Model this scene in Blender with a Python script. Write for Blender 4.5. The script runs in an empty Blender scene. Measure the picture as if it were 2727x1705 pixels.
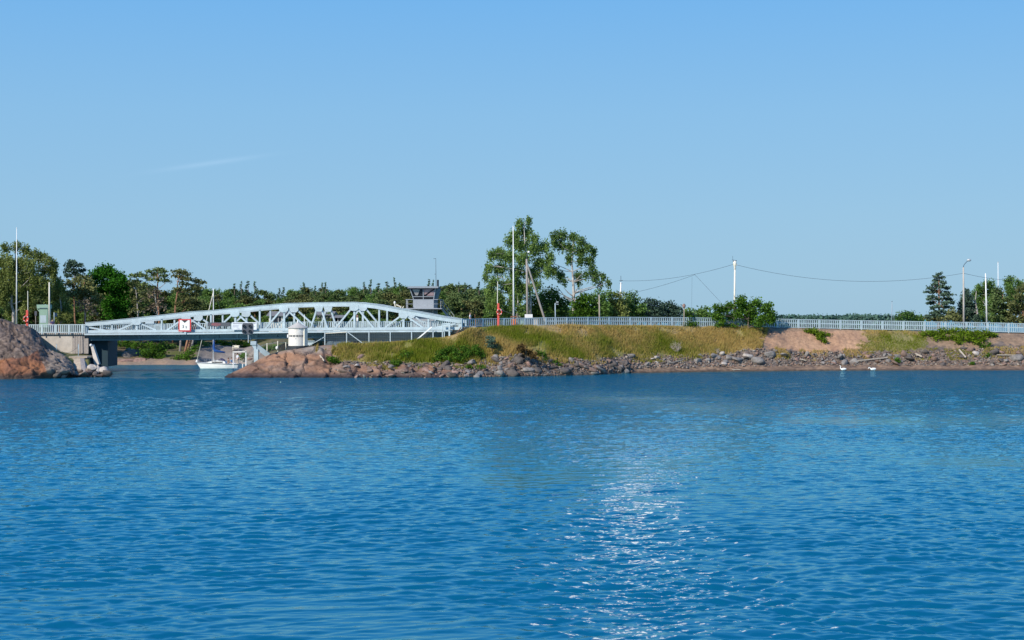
import bpy, math, random
import numpy as np
from mathutils import Vector, Matrix
R = math.radians
sc = bpy.context.scene
COL = sc.collection
# ------------------------------------------------------------------ camera
F = 3787.0; H = 6.9; CX = 1363.5; HY = 848.0        # focal length, eye height, centre column and horizon row of the survey
cam_d = bpy.data.cameras.new('camera'); cam = bpy.data.objects.new('camera', cam_d); COL.objects.link(cam)
cam.location = (0, 0, H); cam.rotation_euler = (R(90), 0, 0)
cam_d.sensor_width = 36; cam_d.lens = 36 * F / 2727; cam_d.shift_y = -(852.5 - HY) / 2727
cam_d.clip_start = 0.5; cam_d.clip_end = 20000
sc.camera = cam
# ------------------------------------------------------------------ sky and sun
SUN_EL, SUN_AZ = 36.0, 222.0                         # azimuth clockwise from +Y: behind the camera, to the left
world = bpy.data.worlds.new('World'); sc.world = world; world.use_nodes = True
wt = world.node_tree; wn = wt.nodes; wl = wt.links
bg = wn['Background']
sky = wn.new('ShaderNodeTexSky'); sky.sky_type = 'NISHITA'; sky.sun_disc = False
sky.sun_elevation = R(SUN_EL); sky.sun_rotation = R(SUN_AZ)
sky.altitude = 0; sky.air_density = 1.0; sky.dust_density = 0.35; sky.ozone_density = 2.2
bg.inputs[1].default_value = 0.135
def wmath(op, a, b=None, c=None):
    n = wn.new('ShaderNodeMath'); n.operation = op
    for i, v in enumerate((a, b, c)):
        if v is None: continue
        if isinstance(v, (int, float)): n.inputs[i].default_value = v
        else: wl.new(v, n.inputs[i])
    return n.outputs[0]
tc = wn.new('ShaderNodeTexCoord'); sp = wn.new('ShaderNodeSeparateXYZ'); wl.new(tc.outputs['Generated'], sp.inputs[0])
yy = wmath('MAXIMUM', sp.outputs[1], 0.02)
tx = wmath('DIVIDE', sp.outputs[0], yy); tz = wmath('DIVIDE', sp.outputs[2], yy)
def gauss(v, w):      # exp(-(v/w)^2)
    q = wmath('DIVIDE', v, w); q = wmath('MULTIPLY', q, q); q = wmath('MULTIPLY', q, -1.0); return wmath('EXPONENT', q)
# faint vapour trail, low in the sky on the left
ln = wmath('SUBTRACT', tz, wmath('MULTIPLY_ADD', tx, 0.141, 0.139))
trail = wmath('MULTIPLY', gauss(ln, 0.0017), gauss(wmath('ADD', tx, 0.212), 0.034))
trail = wmath('MULTIPLY', trail, 0.38)
# unseen cloud added above the view, shaped to lay a glint on the water
nz = wn.new('ShaderNodeTexNoise'); nz.inputs['Scale'].default_value = 14; nz.inputs['Detail'].default_value = 5
wl.new(tc.outputs['Generated'], nz.inputs['Vector'])
cl = wmath('MULTIPLY', gauss(wmath('SUBTRACT', tx, 0.096), 0.0125), gauss(wmath('SUBTRACT', tz, 0.36), 0.12))
cl = wmath('MULTIPLY', cl, wmath('MULTIPLY', nz.outputs[0], 2.0))
cl = wmath('MULTIPLY', cl, wmath('GREATER_THAN', sp.outputs[1], 0.05))
cl = wmath('MULTIPLY', cl, gauss(wmath('MINIMUM', wmath('SUBTRACT', tz, 0.31), 0.0), 0.035))
GLINT_CLOUD = 18.0
# clear northern evening sky: the physical sky tempered towards measured colours low down, unseen upper bands set to tint the water
el = wmath('ARCSINE', sp.outputs[2]); rp = wn.new('ShaderNodeValToRGB'); wl.new(wmath('DIVIDE', el, math.pi / 2), rp.inputs[0])
SKYC = [(0.0, (0.305, 0.520, 0.700)), (0.045, (0.290, 0.530, 0.755)), (0.09, (0.245, 0.510, 0.800)), (0.145, (0.165, 0.455, 0.850)), (0.21, (0.090, 0.400, 0.960)), (0.40, (0.020, 0.195, 0.640)), (1.0, (0.020, 0.13, 0.42))]
cr = rp.color_ramp
while len(cr.elements) < len(SKYC): cr.elements.new(0.5)
for e_, (p_, c_) in zip(cr.elements, SKYC): e_.position = p_; e_.color = (*c_, 1)
sc_ = wn.new('ShaderNodeVectorMath'); sc_.operation = 'SCALE'; sc_.inputs[3].default_value = 1 / 0.135; wl.new(rp.outputs[0], sc_.inputs[0])
hs = wn.new('ShaderNodeMix'); hs.data_type = 'RGBA'; hs.inputs[0].default_value = 0.93; wl.new(sky.outputs[0], hs.inputs[6]); wl.new(sc_.outputs[0], hs.inputs[7])
def addcol(base, fac, col):
    m = wn.new('ShaderNodeMix'); m.data_type = 'RGBA'; m.blend_type = 'ADD'; m.clamp_factor = False
    wl.new(fac, m.inputs[0]); wl.new(base, m.inputs[6]); m.inputs[7].default_value = (*col, 1); return m.outputs[2]
o = addcol(hs.outputs[2], trail, (1.0, 0.95, 0.95))
l2 = wmath('SUBTRACT', tx, wmath('MULTIPLY_ADD', tz, 0.229, 0.0636))
o = addcol(o, wmath('MULTIPLY', gauss(l2, 0.0012), gauss(wmath('SUBTRACT', tz, 0.115), 0.07)), (-0.22, -0.17, -0.10))
o = addcol(o, wmath('MULTIPLY', cl, GLINT_CLOUD), (1.70, 0.98, 0.73))
wl.new(o, bg.inputs[0])
sl = bpy.data.lights.new('sun', 'SUN'); sl.energy = 5.0; sl.angle = R(0.5); sl.color = (1.0, 0.93, 0.83)
sun = bpy.data.objects.new('sun', sl); COL.objects.link(sun)
sd = Vector((math.sin(R(SUN_AZ)) * math.cos(R(SUN_EL)), math.cos(R(SUN_AZ)) * math.cos(R(SUN_EL)), math.sin(R(SUN_EL))))
sun.rotation_euler = sd.to_track_quat('Z', 'Y').to_euler(); sun.location = (0, 0, 60)
sc.view_settings.view_transform = 'Standard'; sc.view_settings.look = 'None'
sc.view_settings.exposure = 0.0; sc.view_settings.gamma = 1.0
# ------------------------------------------------------------------ helpers
def W(x, y, Y): return Vector(((x - CX) * Y / F, Y, H - (y - HY) * Y / F))
def zof(y, Y): return H - (y - HY) * Y / F
def zr(ox, oy, s): return lambda x, y: (ox + x / s, oy + y / s)
def link(o, parent=None):
    COL.objects.link(o)
    if parent is not None: o.parent = parent
    return o
def tag(o, label=None, cat=None, group=None, kind=None):
    if label: o['label'] = label
    if cat: o['category'] = cat
    if group: o['group'] = group
    if kind: o['kind'] = kind
    return o
def thing(name, label, cat, loc=(0, 0, 0), group=None):
    o = bpy.data.objects.new(name, None); o.location = loc; o.empty_display_size = 0.3; link(o)
    return tag(o, label, cat, group)
def np_mesh(name, V, Q, smooth=False, attrs=None, col=None):
    V = np.asarray(V, dtype=np.float32); Q = np.asarray(Q, dtype=np.int32); k = Q.shape[1]
    me = bpy.data.meshes.new(name)
    me.vertices.add(len(V)); me.vertices.foreach_set('co', V.ravel())
    me.loops.add(Q.size); me.loops.foreach_set('vertex_index', Q.ravel())
    me.polygons.add(len(Q)); me.polygons.foreach_set('loop_start', np.arange(0, Q.size, k, dtype=np.int32))
    try: me.polygons.foreach_set('loop_total', np.full(len(Q), k, dtype=np.int32))
    except Exception: pass
    if smooth: me.polygons.foreach_set('use_smooth', np.ones(len(Q), dtype=bool))
    me.update(calc_edges=True); me.validate()
    for n, a in (attrs or {}).items():
        at = me.attributes.new(n, 'FLOAT', 'POINT'); at.data.foreach_set('value', np.asarray(a, dtype=np.float32))
    if col is not None:
        at = me.color_attributes.new('Col', 'FLOAT_COLOR', 'POINT')
        c = np.ones((len(V), 4), dtype=np.float32); c[:, :3] = col; at.data.foreach_set('color', c.ravel())
    return me
def obj_np(name, me, mat, parent=None):
    o = bpy.data.objects.new(name, me); me.materials.append(mat); link(o, parent); return o
class MB:
    def __init__(s): s.v = []; s.f = []
    def add(s, vs, fs):
        b = len(s.v); s.v += [tuple(v) for v in vs]; s.f += [tuple(b + i for i in f) for f in fs]; return s
    def box(s, c, d, rz=0.0, M=None):
        hx, hy, hz = d[0] / 2, d[1] / 2, d[2] / 2
        vs = [Vector((sx * hx, sy * hy, sz * hz)) for sx in (-1, 1) for sy in (-1, 1) for sz in (-1, 1)]
        m = M if M is not None else Matrix.Rotation(rz, 3, 'Z'); c = Vector(c)
        return s.add([m @ v + c for v in vs], [(0, 1, 3, 2), (4, 6, 7, 5), (0, 4, 5, 1), (2, 3, 7, 6), (0, 2, 6, 4), (1, 5, 7, 3)])
    def span(s, a, b): a = Vector(a); b = Vector(b); return s.box((a + b) / 2, [abs(x) for x in (b - a)])
    def bar(s, p, q, w, h, side=Vector((0, 1, 0))):       # rectangular bar: w along side, h across
        p = Vector(p); q = Vector(q); d = (q - p).normalized(); u = (side - d * side.dot(d))
        if u.length < 1e-5: u = Vector((1, 0, 0))
        u.normalize(); t = d.cross(u)
        vs = [e + u * (a * w / 2) + t * (b * h / 2) for e in (p, q) for a, b in ((-1, -1), (1, -1), (1, 1), (-1, 1))]
        return s.add(vs, [(0, 1, 2, 3), (7, 6, 5, 4), (0, 4, 5, 1), (1, 5, 6, 2), (2, 6, 7, 3), (3, 7, 4, 0)])
    def tube(s, pts, rs, n=8, cap=True):
        pts = [Vector(p) for p in pts]
        if isinstance(rs, (int, float)): rs = [rs] * len(pts)
        rings = []; u = None
        for i, p in enumerate(pts):
            d = (pts[min(i + 1, len(pts) - 1)] - pts[max(i - 1, 0)]).normalized()
            if u is None: u = d.orthogonal().normalized()
            else:
                u = u - d * u.dot(d); u = u.normalized() if u.length > 1e-6 else d.orthogonal().normalized()
            t = d.cross(u)
            rings.append([p + (u * math.cos(2 * math.pi * k / n) + t * math.sin(2 * math.pi * k / n)) * rs[i] for k in range(n)])
        vs = [v for r in rings for v in r]; fs = []
        for i in range(len(pts) - 1):
            for k in range(n):
                a = i * n + k; b = i * n + (k + 1) % n; fs.append((a, b, b + n, a + n))
        if cap: fs += [tuple(range(n))[::-1], tuple(range((len(pts) - 1) * n, len(pts) * n))]
        return s.add(vs, fs)
    def lathe(s, c, prof, n=24, a0=0.0):
        c = Vector(c); vs = []; fs = []
        for r, z in prof:
            vs += [c + Vector((r * math.cos(a0 + 2 * math.pi * k / n), r * math.sin(a0 + 2 * math.pi * k / n), z)) for k in range(n)]
        for i in range(len(prof) - 1):
            for k in range(n):
                a = i * n + k; b = i * n + (k + 1) % n; fs.append((a, b, b + n, a + n))
        fs += [tuple(range(n))[::-1], tuple(range((len(prof) - 1) * n, len(prof) * n))]
        return s.add(vs, fs)
    def prism(s, poly, ext):                               # poly: list of 3-D points, ext: extrusion vector
        n = len(poly); e = Vector(ext); p = [Vector(q) for q in poly]
        return s.add(p + [q + e for q in p], [tuple(range(n)), tuple(range(2 * n - 1, n - 1, -1))] + [(i, i + n, (i + 1) % n + n, (i + 1) % n) for i in range(n)])
    def ell(s, c, r, n=14, m=9):
        c = Vector(c); prof = [(math.sin(math.pi * i / m), -math.cos(math.pi * i / m)) for i in range(m + 1)]
        vs = []; fs = []
        for a, z in prof: vs += [c + Vector((r[0] * max(a, 1e-3) * math.cos(2 * math.pi * k / n), r[1] * max(a, 1e-3) * math.sin(2 * math.pi * k / n), r[2] * z)) for k in range(n)]
        for i in range(m):
            for k in range(n):
                a = i * n + k; b = i * n + (k + 1) % n; fs.append((a, b, b + n, a + n))
        return s.add(vs, fs)
    def build(s, name, mat, parent=None, smooth=False, loc=None):
        me = bpy.data.meshes.new(name)
        off = Vector(loc) if loc is not None else (parent_origin(parent) if parent is not None else Vector((0, 0, 0)))
        me.from_pydata([tuple(Vector(v) - off) for v in s.v], [], s.f); me.update()
        if smooth: me.polygons.foreach_set('use_smooth', np.ones(len(me.polygons), dtype=bool))
        me.materials.append(mat); o = bpy.data.objects.new(name, me); link(o, parent)
        if loc is not None: o.location = off - (parent_origin(parent) if parent is not None else Vector((0, 0, 0)))
        return o
def parent_origin(p):
    o = Vector((0, 0, 0))
    while p is not None: o += Vector(p.location); p = p.parent
    return o
# ------------------------------------------------------------------ numpy noise
_tab = np.random.RandomState(7).rand(65536).astype(np.float64)
def vnoise(p, seed=0):
    p = np.asarray(p, dtype=np.float64); i = np.floor(p).astype(np.int64); f = p - i; f = f * f * (3 - 2 * f)
    def h(dx, dy, dz): return _tab[((i[..., 0] + dx) * 73856093 ^ (i[..., 1] + dy) * 19349663 ^ (i[..., 2] + dz) * 83492791 ^ (seed * 2654435)) & 65535]
    x0 = h(0, 0, 0) * (1 - f[..., 0]) + h(1, 0, 0) * f[..., 0]; x1 = h(0, 1, 0) * (1 - f[..., 0]) + h(1, 1, 0) * f[..., 0]
    x2 = h(0, 0, 1) * (1 - f[..., 0]) + h(1, 0, 1) * f[..., 0]; x3 = h(0, 1, 1) * (1 - f[..., 0]) + h(1, 1, 1) * f[..., 0]
    a = x0 * (1 - f[..., 1]) + x1 * f[..., 1]; b = x2 * (1 - f[..., 1]) + x3 * f[..., 1]
    return a * (1 - f[..., 2]) + b * f[..., 2]
def fbm(p, oct=4, seed=0, gain=0.5):
    s = 0; a = 1; t = 0; p = np.asarray(p, dtype=np.float64)
    for k in range(oct): s = s + a * (vnoise(p * (2.03 ** k) + 17.3 * k, seed + k) - 0.5); t += a; a *= gain
    return s / t * 2      # about -1..1
def worley(p, seed=0):
    p = np.asarray(p, dtype=np.float64); i = np.floor(p).astype(np.int64); d1 = np.full(p.shape[:-1], 9.); d2 = d1.copy(); cid = np.zeros(p.shape[:-1])
    for dx in (-1, 0, 1):
        for dy in (-1, 0, 1):
            for dz in (-1, 0, 1):
                c = i + np.array([dx, dy, dz]); hh = (c[..., 0] * 73856093 ^ c[..., 1] * 19349663 ^ c[..., 2] * 83492791 ^ (seed * 2654435))
                q = c + np.stack([_tab[hh & 65535], _tab[(hh * 3 + 1) & 65535], _tab[(hh * 7 + 5) & 65535]], -1)
                d = np.sqrt(((p - q) ** 2).sum(-1)); m = d < d1
                d2 = np.where(m, d1, np.minimum(d2, d)); cid = np.where(m, _tab[(hh * 11 + 3) & 65535], cid); d1 = np.where(m, d, d1)
    return d1, d2, cid
# ------------------------------------------------------------------ materials
def newmat(name):
    m = bpy.data.materials.new(name); m.use_nodes = True; return m, m.node_tree.nodes, m.node_tree.links
def mat(name, col, rough=0.6, var=0.12, scale=3.0, metal=0.0, col2=None, bump=0.0, bscale=None, amount=0.5):
    m, n, l = newmat(name); b = n['Principled BSDF']; b.inputs['Roughness'].default_value = rough; b.inputs['Metallic'].default_value = metal
    geo = n.new('ShaderNodeNewGeometry'); nz = n.new('ShaderNodeTexNoise'); nz.inputs['Scale'].default_value = scale; nz.inputs['Detail'].default_value = 5; nz.inputs['Roughness'].default_value = 0.65
    l.new(geo.outputs['Position'], nz.inputs['Vector'])
    rp = n.new('ShaderNodeValToRGB'); rp.color_ramp.elements[0].position = 0.5 - amount / 2 + 0.02; rp.color_ramp.elements[1].position = 0.5 + amount / 2 - 0.02
    c2 = col2 if col2 else tuple(c * (1 - var * 2) for c in col); c1 = col if col2 else tuple(min(1, c * (1 + var * 0.6)) for c in col)
    rp.color_ramp.elements[0].color = (*c2, 1); rp.color_ramp.elements[1].color = (*c1, 1)
    l.new(nz.outputs[0], rp.inputs[0]); l.new(rp.outputs[0], b.inputs['Base Color'])
    if bump:
        bn = n.new('ShaderNodeBump'); bn.inputs['Strength'].default_value = bump; bn.inputs['Distance'].default_value = 0.05
        nz2 = n.new('ShaderNodeTexNoise'); nz2.inputs['Scale'].default_value = bscale or scale * 4; nz2.inputs['Detail'].default_value = 6
        l.new(geo.outputs['Position'], nz2.inputs['Vector']); l.new(nz2.outputs[0], bn.inputs['Height']); l.new(bn.outputs[0], b.inputs['Normal'])
    return m
def foliage(name, dark, light, trans=0.35):
    m, n, l = newmat(name); n.remove(n['Principled BSDF']); out = n['Material Output']
    at = n.new('ShaderNodeAttribute'); at.attribute_name = 'tint'
    oi = n.new('ShaderNodeObjectInfo'); ad = n.new('ShaderNodeMath'); ad.operation = 'MULTIPLY_ADD'; l.new(oi.outputs['Random'], ad.inputs[0]); ad.inputs[1].default_value = 0.3
    sb = n.new('ShaderNodeMath'); sb.operation = 'SUBTRACT'; l.new(at.outputs['Fac'], sb.inputs[0]); sb.inputs[1].default_value = 0.15; l.new(sb.outputs[0], ad.inputs[2])
    rp = n.new('ShaderNodeValToRGB'); rp.color_ramp.elements[0].position = 0.1; rp.color_ramp.elements[1].position = 0.9
    rp.color_ramp.elements[0].color = (*[c * 1.5 for c in dark], 1); rp.color_ramp.elements[1].color = (*[c * 1.6 for c in light], 1); l.new(ad.outputs[0], rp.inputs[0])
    d = n.new('ShaderNodeBsdfDiffuse'); t = n.new('ShaderNodeBsdfTranslucent'); mx = n.new('ShaderNodeMixShader'); mx.inputs[0].default_value = trans
    l.new(rp.outputs[0], d.inputs[0]); l.new(rp.outputs[0], t.inputs[0]); l.new(d.outputs[0], mx.inputs[1]); l.new(t.outputs[0], mx.inputs[2]); l.new(mx.outputs[0], out.inputs[0])
    return m
def vcolmat(name, rough=0.9, bump=0.5, bscale=6.0, var=0.35, vscale=5.0):
    m, n, l = newmat(name); b = n['Principled BSDF']; b.inputs['Roughness'].default_value = rough
    b.inputs['Specular IOR Level'].default_value = 0.25
    at = n.new('ShaderNodeVertexColor'); at.layer_name = 'Col'; geo = n.new('ShaderNodeNewGeometry')
    nz = n.new('ShaderNodeTexNoise'); nz.inputs['Scale'].default_value = vscale; nz.inputs['Detail'].default_value = 8; nz.inputs['Roughness'].default_value = 0.7; l.new(geo.outputs['Position'], nz.inputs['Vector'])
    mr = n.new('ShaderNodeMapRange'); mr.inputs[1].default_value = 0.3; mr.inputs[2].default_value = 0.7; mr.inputs[3].default_value = 1 - var; mr.inputs[4].default_value = 1 + var; l.new(nz.outputs[0], mr.inputs[0])
    mx = n.new('ShaderNodeMix'); mx.data_type = 'RGBA'; mx.blend_type = 'MULTIPLY'; mx.inputs[0].default_value = 1.0
    l.new(at.outputs[0], mx.inputs[6]); l.new(mr.outputs[0], mx.inputs[7]); l.new(mx.outputs[2], b.inputs['Base Color'])
    bn = n.new('ShaderNodeBump'); bn.inputs['Strength'].default_value = bump; bn.inputs['Distance'].default_value = 0.12
    nz2 = n.new('ShaderNodeTexNoise'); nz2.inputs['Scale'].default_value = bscale; nz2.inputs['Detail'].default_value = 8; nz2.inputs['Roughness'].default_value = 0.65
    l.new(geo.outputs['Position'], nz2.inputs['Vector']); l.new(nz2.outputs[0], bn.inputs['Height']); l.new(bn.outputs[0], b.inputs['Normal'])
    return m
M = {}
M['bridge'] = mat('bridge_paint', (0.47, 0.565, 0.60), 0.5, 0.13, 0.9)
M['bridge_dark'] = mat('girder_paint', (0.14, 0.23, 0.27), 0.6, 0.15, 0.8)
M['pierdark'] = mat('shaded_pier_teal', (0.010, 0.040, 0.055), 0.7, 0.1, 1.5)  # pier teal darkened, the deck's shade put into its colour
M['deck'] = mat('deck_asphalt', (0.09, 0.09, 0.09), 0.9)
M['rail'] = mat('railing_paint', (0.46, 0.56, 0.59), 0.5, 0.13, 1.1)
M['concrete'] = mat('concrete', (0.50, 0.45, 0.39), 0.9, 0.12, 1.5, bump=0.3)
M['concrete2'] = mat('worn_concrete', (0.46, 0.38, 0.29), 0.9, 0.2, 2.5, bump=0.6)
M['planks'] = mat('weathered_boards', (0.36, 0.32, 0.29), 0.85, 0.15, 4.0)
M['white'] = mat('white_paint', (0.84, 0.83, 0.79), 0.5, 0.05, 2.0)
M['cream'] = mat('cream_paint', (0.80, 0.74, 0.60), 0.55, 0.05, 2.0)
M['lh'] = mat('stained_white_paint', (0.86, 0.83, 0.76), 0.6, 0.1, 1.6, col2=(0.68, 0.58, 0.47), amount=0.6)
M['lhroof'] = mat('roof_sheet', (0.52, 0.49, 0.44), 0.6, 0.1, 2.0)
M['dark'] = mat('dark_paint', (0.03, 0.035, 0.04), 0.6)
M['boardgrey'] = mat('signal_grey', (0.075, 0.08, 0.095), 0.6, 0.08, 3.0)
M['glass'] = mat('dark_glass', (0.03, 0.035, 0.045), 0.15, 0.2, 1.0)
M['grey'] = mat('grey_sheet', (0.36, 0.39, 0.42), 0.55, 0.05, 2.0)
M['greyblue'] = mat('blue_grey_sheet', (0.10, 0.15, 0.19), 0.6, 0.1, 2.0)
M['steel'] = mat('galvanised_steel', (0.48, 0.50, 0.50), 0.45, 0.1, 3.0, metal=0.2)
M['red'] = mat('signal_red', (0.62, 0.03, 0.03), 0.5, 0.05, 3.0)
M['coral'] = mat('faded_red', (0.72, 0.10, 0.07), 0.55, 0.1, 3.0)
M['orange'] = mat('orange_paint', (0.80, 0.22, 0.04), 0.5, 0.08, 3.0)
M['rust'] = mat('rust', (0.30, 0.13, 0.07), 0.85, 0.25, 5.0)
M['green'] = mat('pale_green_sheet', (0.26, 0.40, 0.30), 0.6, 0.08, 2.0)
M['blue'] = mat('blue_canvas', (0.01, 0.09, 0.32), 0.75, 0.15, 3.0)
M['wood'] = mat('bleached_wood', (0.46, 0.39, 0.31), 0.85, 0.2, 5.0)
M['polewood'] = mat('grey_pole_wood', (0.34, 0.30, 0.26), 0.85, 0.15, 4.0)
M['asphalt'] = mat('asphalt', (0.06, 0.06, 0.06), 0.92, 0.2, 6.0)
M['wire'] = mat('wire', (0.05, 0.06, 0.08), 0.6)
M['skin'] = mat('skin', (0.55, 0.33, 0.24), 0.6, 0.04, 5.0)
M['hair'] = mat('hair', (0.06, 0.04, 0.03), 0.8)
M['navy'] = mat('navy_cloth', (0.06, 0.06, 0.13), 0.9)
M['purple'] = mat('purple_cloth', (0.13, 0.09, 0.19), 0.9)
M['cloth_white'] = mat('white_cloth', (0.72, 0.74, 0.78), 0.9)
M['cloth_blue'] = mat('pale_blue_cloth', (0.20, 0.38, 0.62), 0.9)
M['swan'] = mat('white_feathers', (0.85, 0.84, 0.80), 0.8, 0.04, 8)
M['beak'] = mat('orange_beak', (0.65, 0.22, 0.04), 0.5)
M['bark'] = mat('brown_bark', (0.20, 0.15, 0.11), 0.9, 0.3, 6.0)
M['barkgrey'] = mat('grey_bark', (0.30, 0.27, 0.24), 0.9, 0.3, 6.0)
M['barkbirch'] = mat('birch_bark', (0.62, 0.58, 0.52), 0.8, 0.1, 2.5, col2=(0.16, 0.13, 0.11), amount=0.45)
M['barkpine'] = mat('pine_bark', (0.36, 0.19, 0.11), 0.9, 0.3, 4.0)
M['birch'] = foliage('birch_leaves', (0.045, 0.085, 0.020), (0.150, 0.220, 0.060))
M['birchy'] = foliage('olive_birch_leaves', (0.070, 0.095, 0.022), (0.210, 0.235, 0.075))
M['maple'] = foliage('bright_green_leaves', (0.012, 0.050, 0.005), (0.045, 0.145, 0.015))
M['pine'] = foliage('pine_needles', (0.036, 0.058, 0.020), (0.120, 0.160, 0.056), 0.15)
M['pinebrown'] = foliage('brownish_pine_needles', (0.046, 0.056, 0.021), (0.140, 0.148, 0.056), 0.15)
M['pineblue'] = foliage('blue_green_needles', (0.025, 0.048, 0.035), (0.085, 0.130, 0.085), 0.15)
M['spruce'] = foliage('spruce_needles', (0.026, 0.052, 0.026), (0.085, 0.140, 0.066), 0.12)
M['decid'] = foliage('mixed_leaves', (0.038, 0.078, 0.016), (0.125, 0.205, 0.052))
M['shrub'] = foliage('shrub_leaves', (0.022, 0.055, 0.006), (0.085, 0.160, 0.022))
M['rose'] = foliage('rose_leaves', (0.040, 0.075, 0.005), (0.140, 0.200, 0.018))
M['twigs'] = foliage('dead_twigs', (0.055, 0.043, 0.028), (0.15, 0.12, 0.085), 0.1)
M['dry'] = foliage('dry_juniper', (0.02, 0.014, 0.006), (0.08, 0.05, 0.02), 0.1)
M['grassm'] = foliage('grass_blades', (0.135, 0.165, 0.016), (0.335, 0.245, 0.088), 0.45)
M['terrain'] = vcolmat('bank_ground', 0.95, 0.7, 5.0, 0.35, 4.0)
M['bedrock'] = vcolmat('granite_bedrock', 0.85, 0.8, 3.5, 0.30, 2.2)
M['stoneA'] = mat('grey_granite', (0.27, 0.245, 0.222), 0.9, 0.3, 2.5, bump=0.8, bscale=7)
M['stoneB'] = mat('pink_granite', (0.34, 0.215, 0.175), 0.9, 0.3, 2.5, bump=0.8, bscale=7)
M['stoneC'] = mat('dark_stone', (0.125, 0.105, 0.092), 0.9, 0.3, 2.5, bump=0.8, bscale=7)
M['stoneD'] = mat('pale_stone', (0.50, 0.44, 0.38), 0.9, 0.2, 2.5, bump=0.6, bscale=7)
M['stoneE'] = mat('brown_stone', (0.25, 0.165, 0.125), 0.9, 0.3, 2.5, bump=0.8, bscale=7)
# ------------------------------------------------------------------ water
def water():
    ys = [9.0]
    while ys[-1] < 9000: ys.append(ys[-1] + max(0.06, ys[-1] ** 2 * (3.6e-5 if ys[-1] < 230 else 4e-4)))
    ys = np.array(ys); nu = 900; u = np.linspace(-1, 1, nu)
    X = u[None, :] * (0.50 * ys[:, None] + 6); Yg = np.repeat(ys[:, None], nu, 1)
    dxy = np.maximum(np.gradient(ys), (X[:, 1] - X[:, 0]))[:, None]
    P = np.stack([X * 0.018, Yg * 0.028, X * 0], -1)
    n1 = fbm(P, 4, 3)                                                          # big wind patches
    calm = np.clip(0.08 + 1.1 * n1, 0.0, 0.42) * (1 - 0.6 * np.clip((Yg - 70) / 60, 0, 1))
    def band(pts, w, k):                                                      # wake of calmer water along a line on the surface
        nonlocal calm
        q = np.array([[(x - CX) * (H / (y - HY)), H * F / (y - HY)] for x, y in pts]); d = np.full(X.shape, 1e9)
        for a, b in zip(q[:-1], q[1:]):
            ab = b - a; t = np.clip(((X - a[0]) * ab[0] + (Yg - a[1]) * ab[1]) / (ab ** 2).sum(), 0, 1)
            d = np.minimum(d, np.hypot(X - a[0] - t * ab[0], Yg - a[1] - t * ab[1]))
        calm = np.maximum(calm, k * np.exp(-(d / w) ** 2) * (0.45 + 0.75 * vnoise(np.stack([X * .13, Yg * .22, X * 0], -1), 9)))
    band([(1420, 1276), (1560, 1262), (1748, 1224), (1974, 1182), (2256, 1184), (2684, 1240), (3000, 1260)], 5.5, 0.75)
    band([(900, 1048), (1297, 1049), (1579, 1054), (1804, 1077), (2086, 1108), (2368, 1117), (2700, 1112)], 9.0, 0.8)
    band([(1950, 1140), (2150, 1120), (2350, 1130)], 6.0, 1.0)
    band([(0, 1620), (400, 1560), (900, 1640), (1200, 1700)], 1.6, 0.6)
    band([(0, 1050), (700, 1042), (1400, 1035)], 6.0, 0.6)
    # sheltered strip along the shore
    shore = np.interp((X * F / Yg) + CX, [0, 250, 1100, 1350, 1500, 1650, 1900, 2300, 3000], [161, 165, 165.4, 168, 171, 178, 184, 189, 190])
    wsh = np.interp((X * F / Yg) + CX, [0, 600, 1100, 1500, 2300, 2727], [4, 2.5, 5, 8, 8, 5])
    sh = np.clip(1.15 - np.abs(shore - Yg) / wsh, 0, 1); calm = np.maximum(calm, sh ** 1.5 * 0.9)
    calm = np.where(Yg > shore, np.maximum(calm, 0.4), calm)
    calm = np.minimum(calm, 0.84); amp = 1.0 - calm * 0.92
    rs = np.random.RandomState(5); Z = np.zeros_like(X); DX = np.zeros_like(X); DY = np.zeros_like(X); N = 110
    wx = fbm(np.stack([X * 0.11, Yg * 0.11, X * 0 + 3], -1), 2, 41) * 1.6; wy = fbm(np.stack([X * 0.09, Yg * 0.09, X * 0 + 8], -1), 2, 47) * 1.6
    for k in range(N):
        lam = 0.20 * (11.0 ** rs.rand()); kk = 2 * math.pi / lam
        th = math.pi / 2 + R(8) + rs.randn() * R(25); kx, ky = kk * math.cos(th), kk * math.sin(th)
        slope = 0.036 * (1.0 if lam < 0.6 else (0.6 / lam) ** 0.8)
        fade = np.clip(lam / (1.5 * dxy) - 0.5, 0, 1)
        ph = kx * (X + wx) + ky * (Yg + wy) + rs.rand() * 6.283
        a = slope / kk * fade; Z += a * np.sin(ph); DX -= 0.7 * a * np.cos(ph) * kx / kk; DY -= 0.7 * a * np.cos(ph) * ky / kk
    grp = 0.65 + 0.7 * vnoise(np.stack([X * 0.25, Yg * 0.22, X * 0], -1), 21)
    Z *= amp * grp; X2 = X + DX * amp * grp; Y2 = Yg + DY * amp * grp
    V = np.stack([X2, Y2, Z], -1).reshape(-1, 3); nr = len(ys)
    idx = np.arange(nr * nu).reshape(nr, nu)
    Q = np.stack([idx[:-1, :-1], idx[:-1, 1:], idx[1:, 1:], idx[1:, :-1]], -1).reshape(-1, 4)
    me = np_mesh('water', V, Q, True, {'amp': (amp * (0.05 + 1.45 * np.clip((Yg - 50) / 90, 0, 1))).ravel()})
    m, n, l = newmat('sea_water'); b = n['Principled BSDF']
    n.remove(b); df = n.new('ShaderNodeBsdfDiffuse'); df.inputs[0].default_value = (0.0, 0.088, 0.160, 1)      # light scattered back from the blue-green water itself
    gs = n.new('ShaderNodeBsdfGlossy'); gs.inputs[0].default_value = (0.64, 1.0, 1.0, 1); gs.inputs['Roughness'].default_value = 0.05
    fr = n.new('ShaderNodeFresnel'); fr.inputs['IOR'].default_value = 2.15; mxs = n.new('ShaderNodeMixShader')
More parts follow.
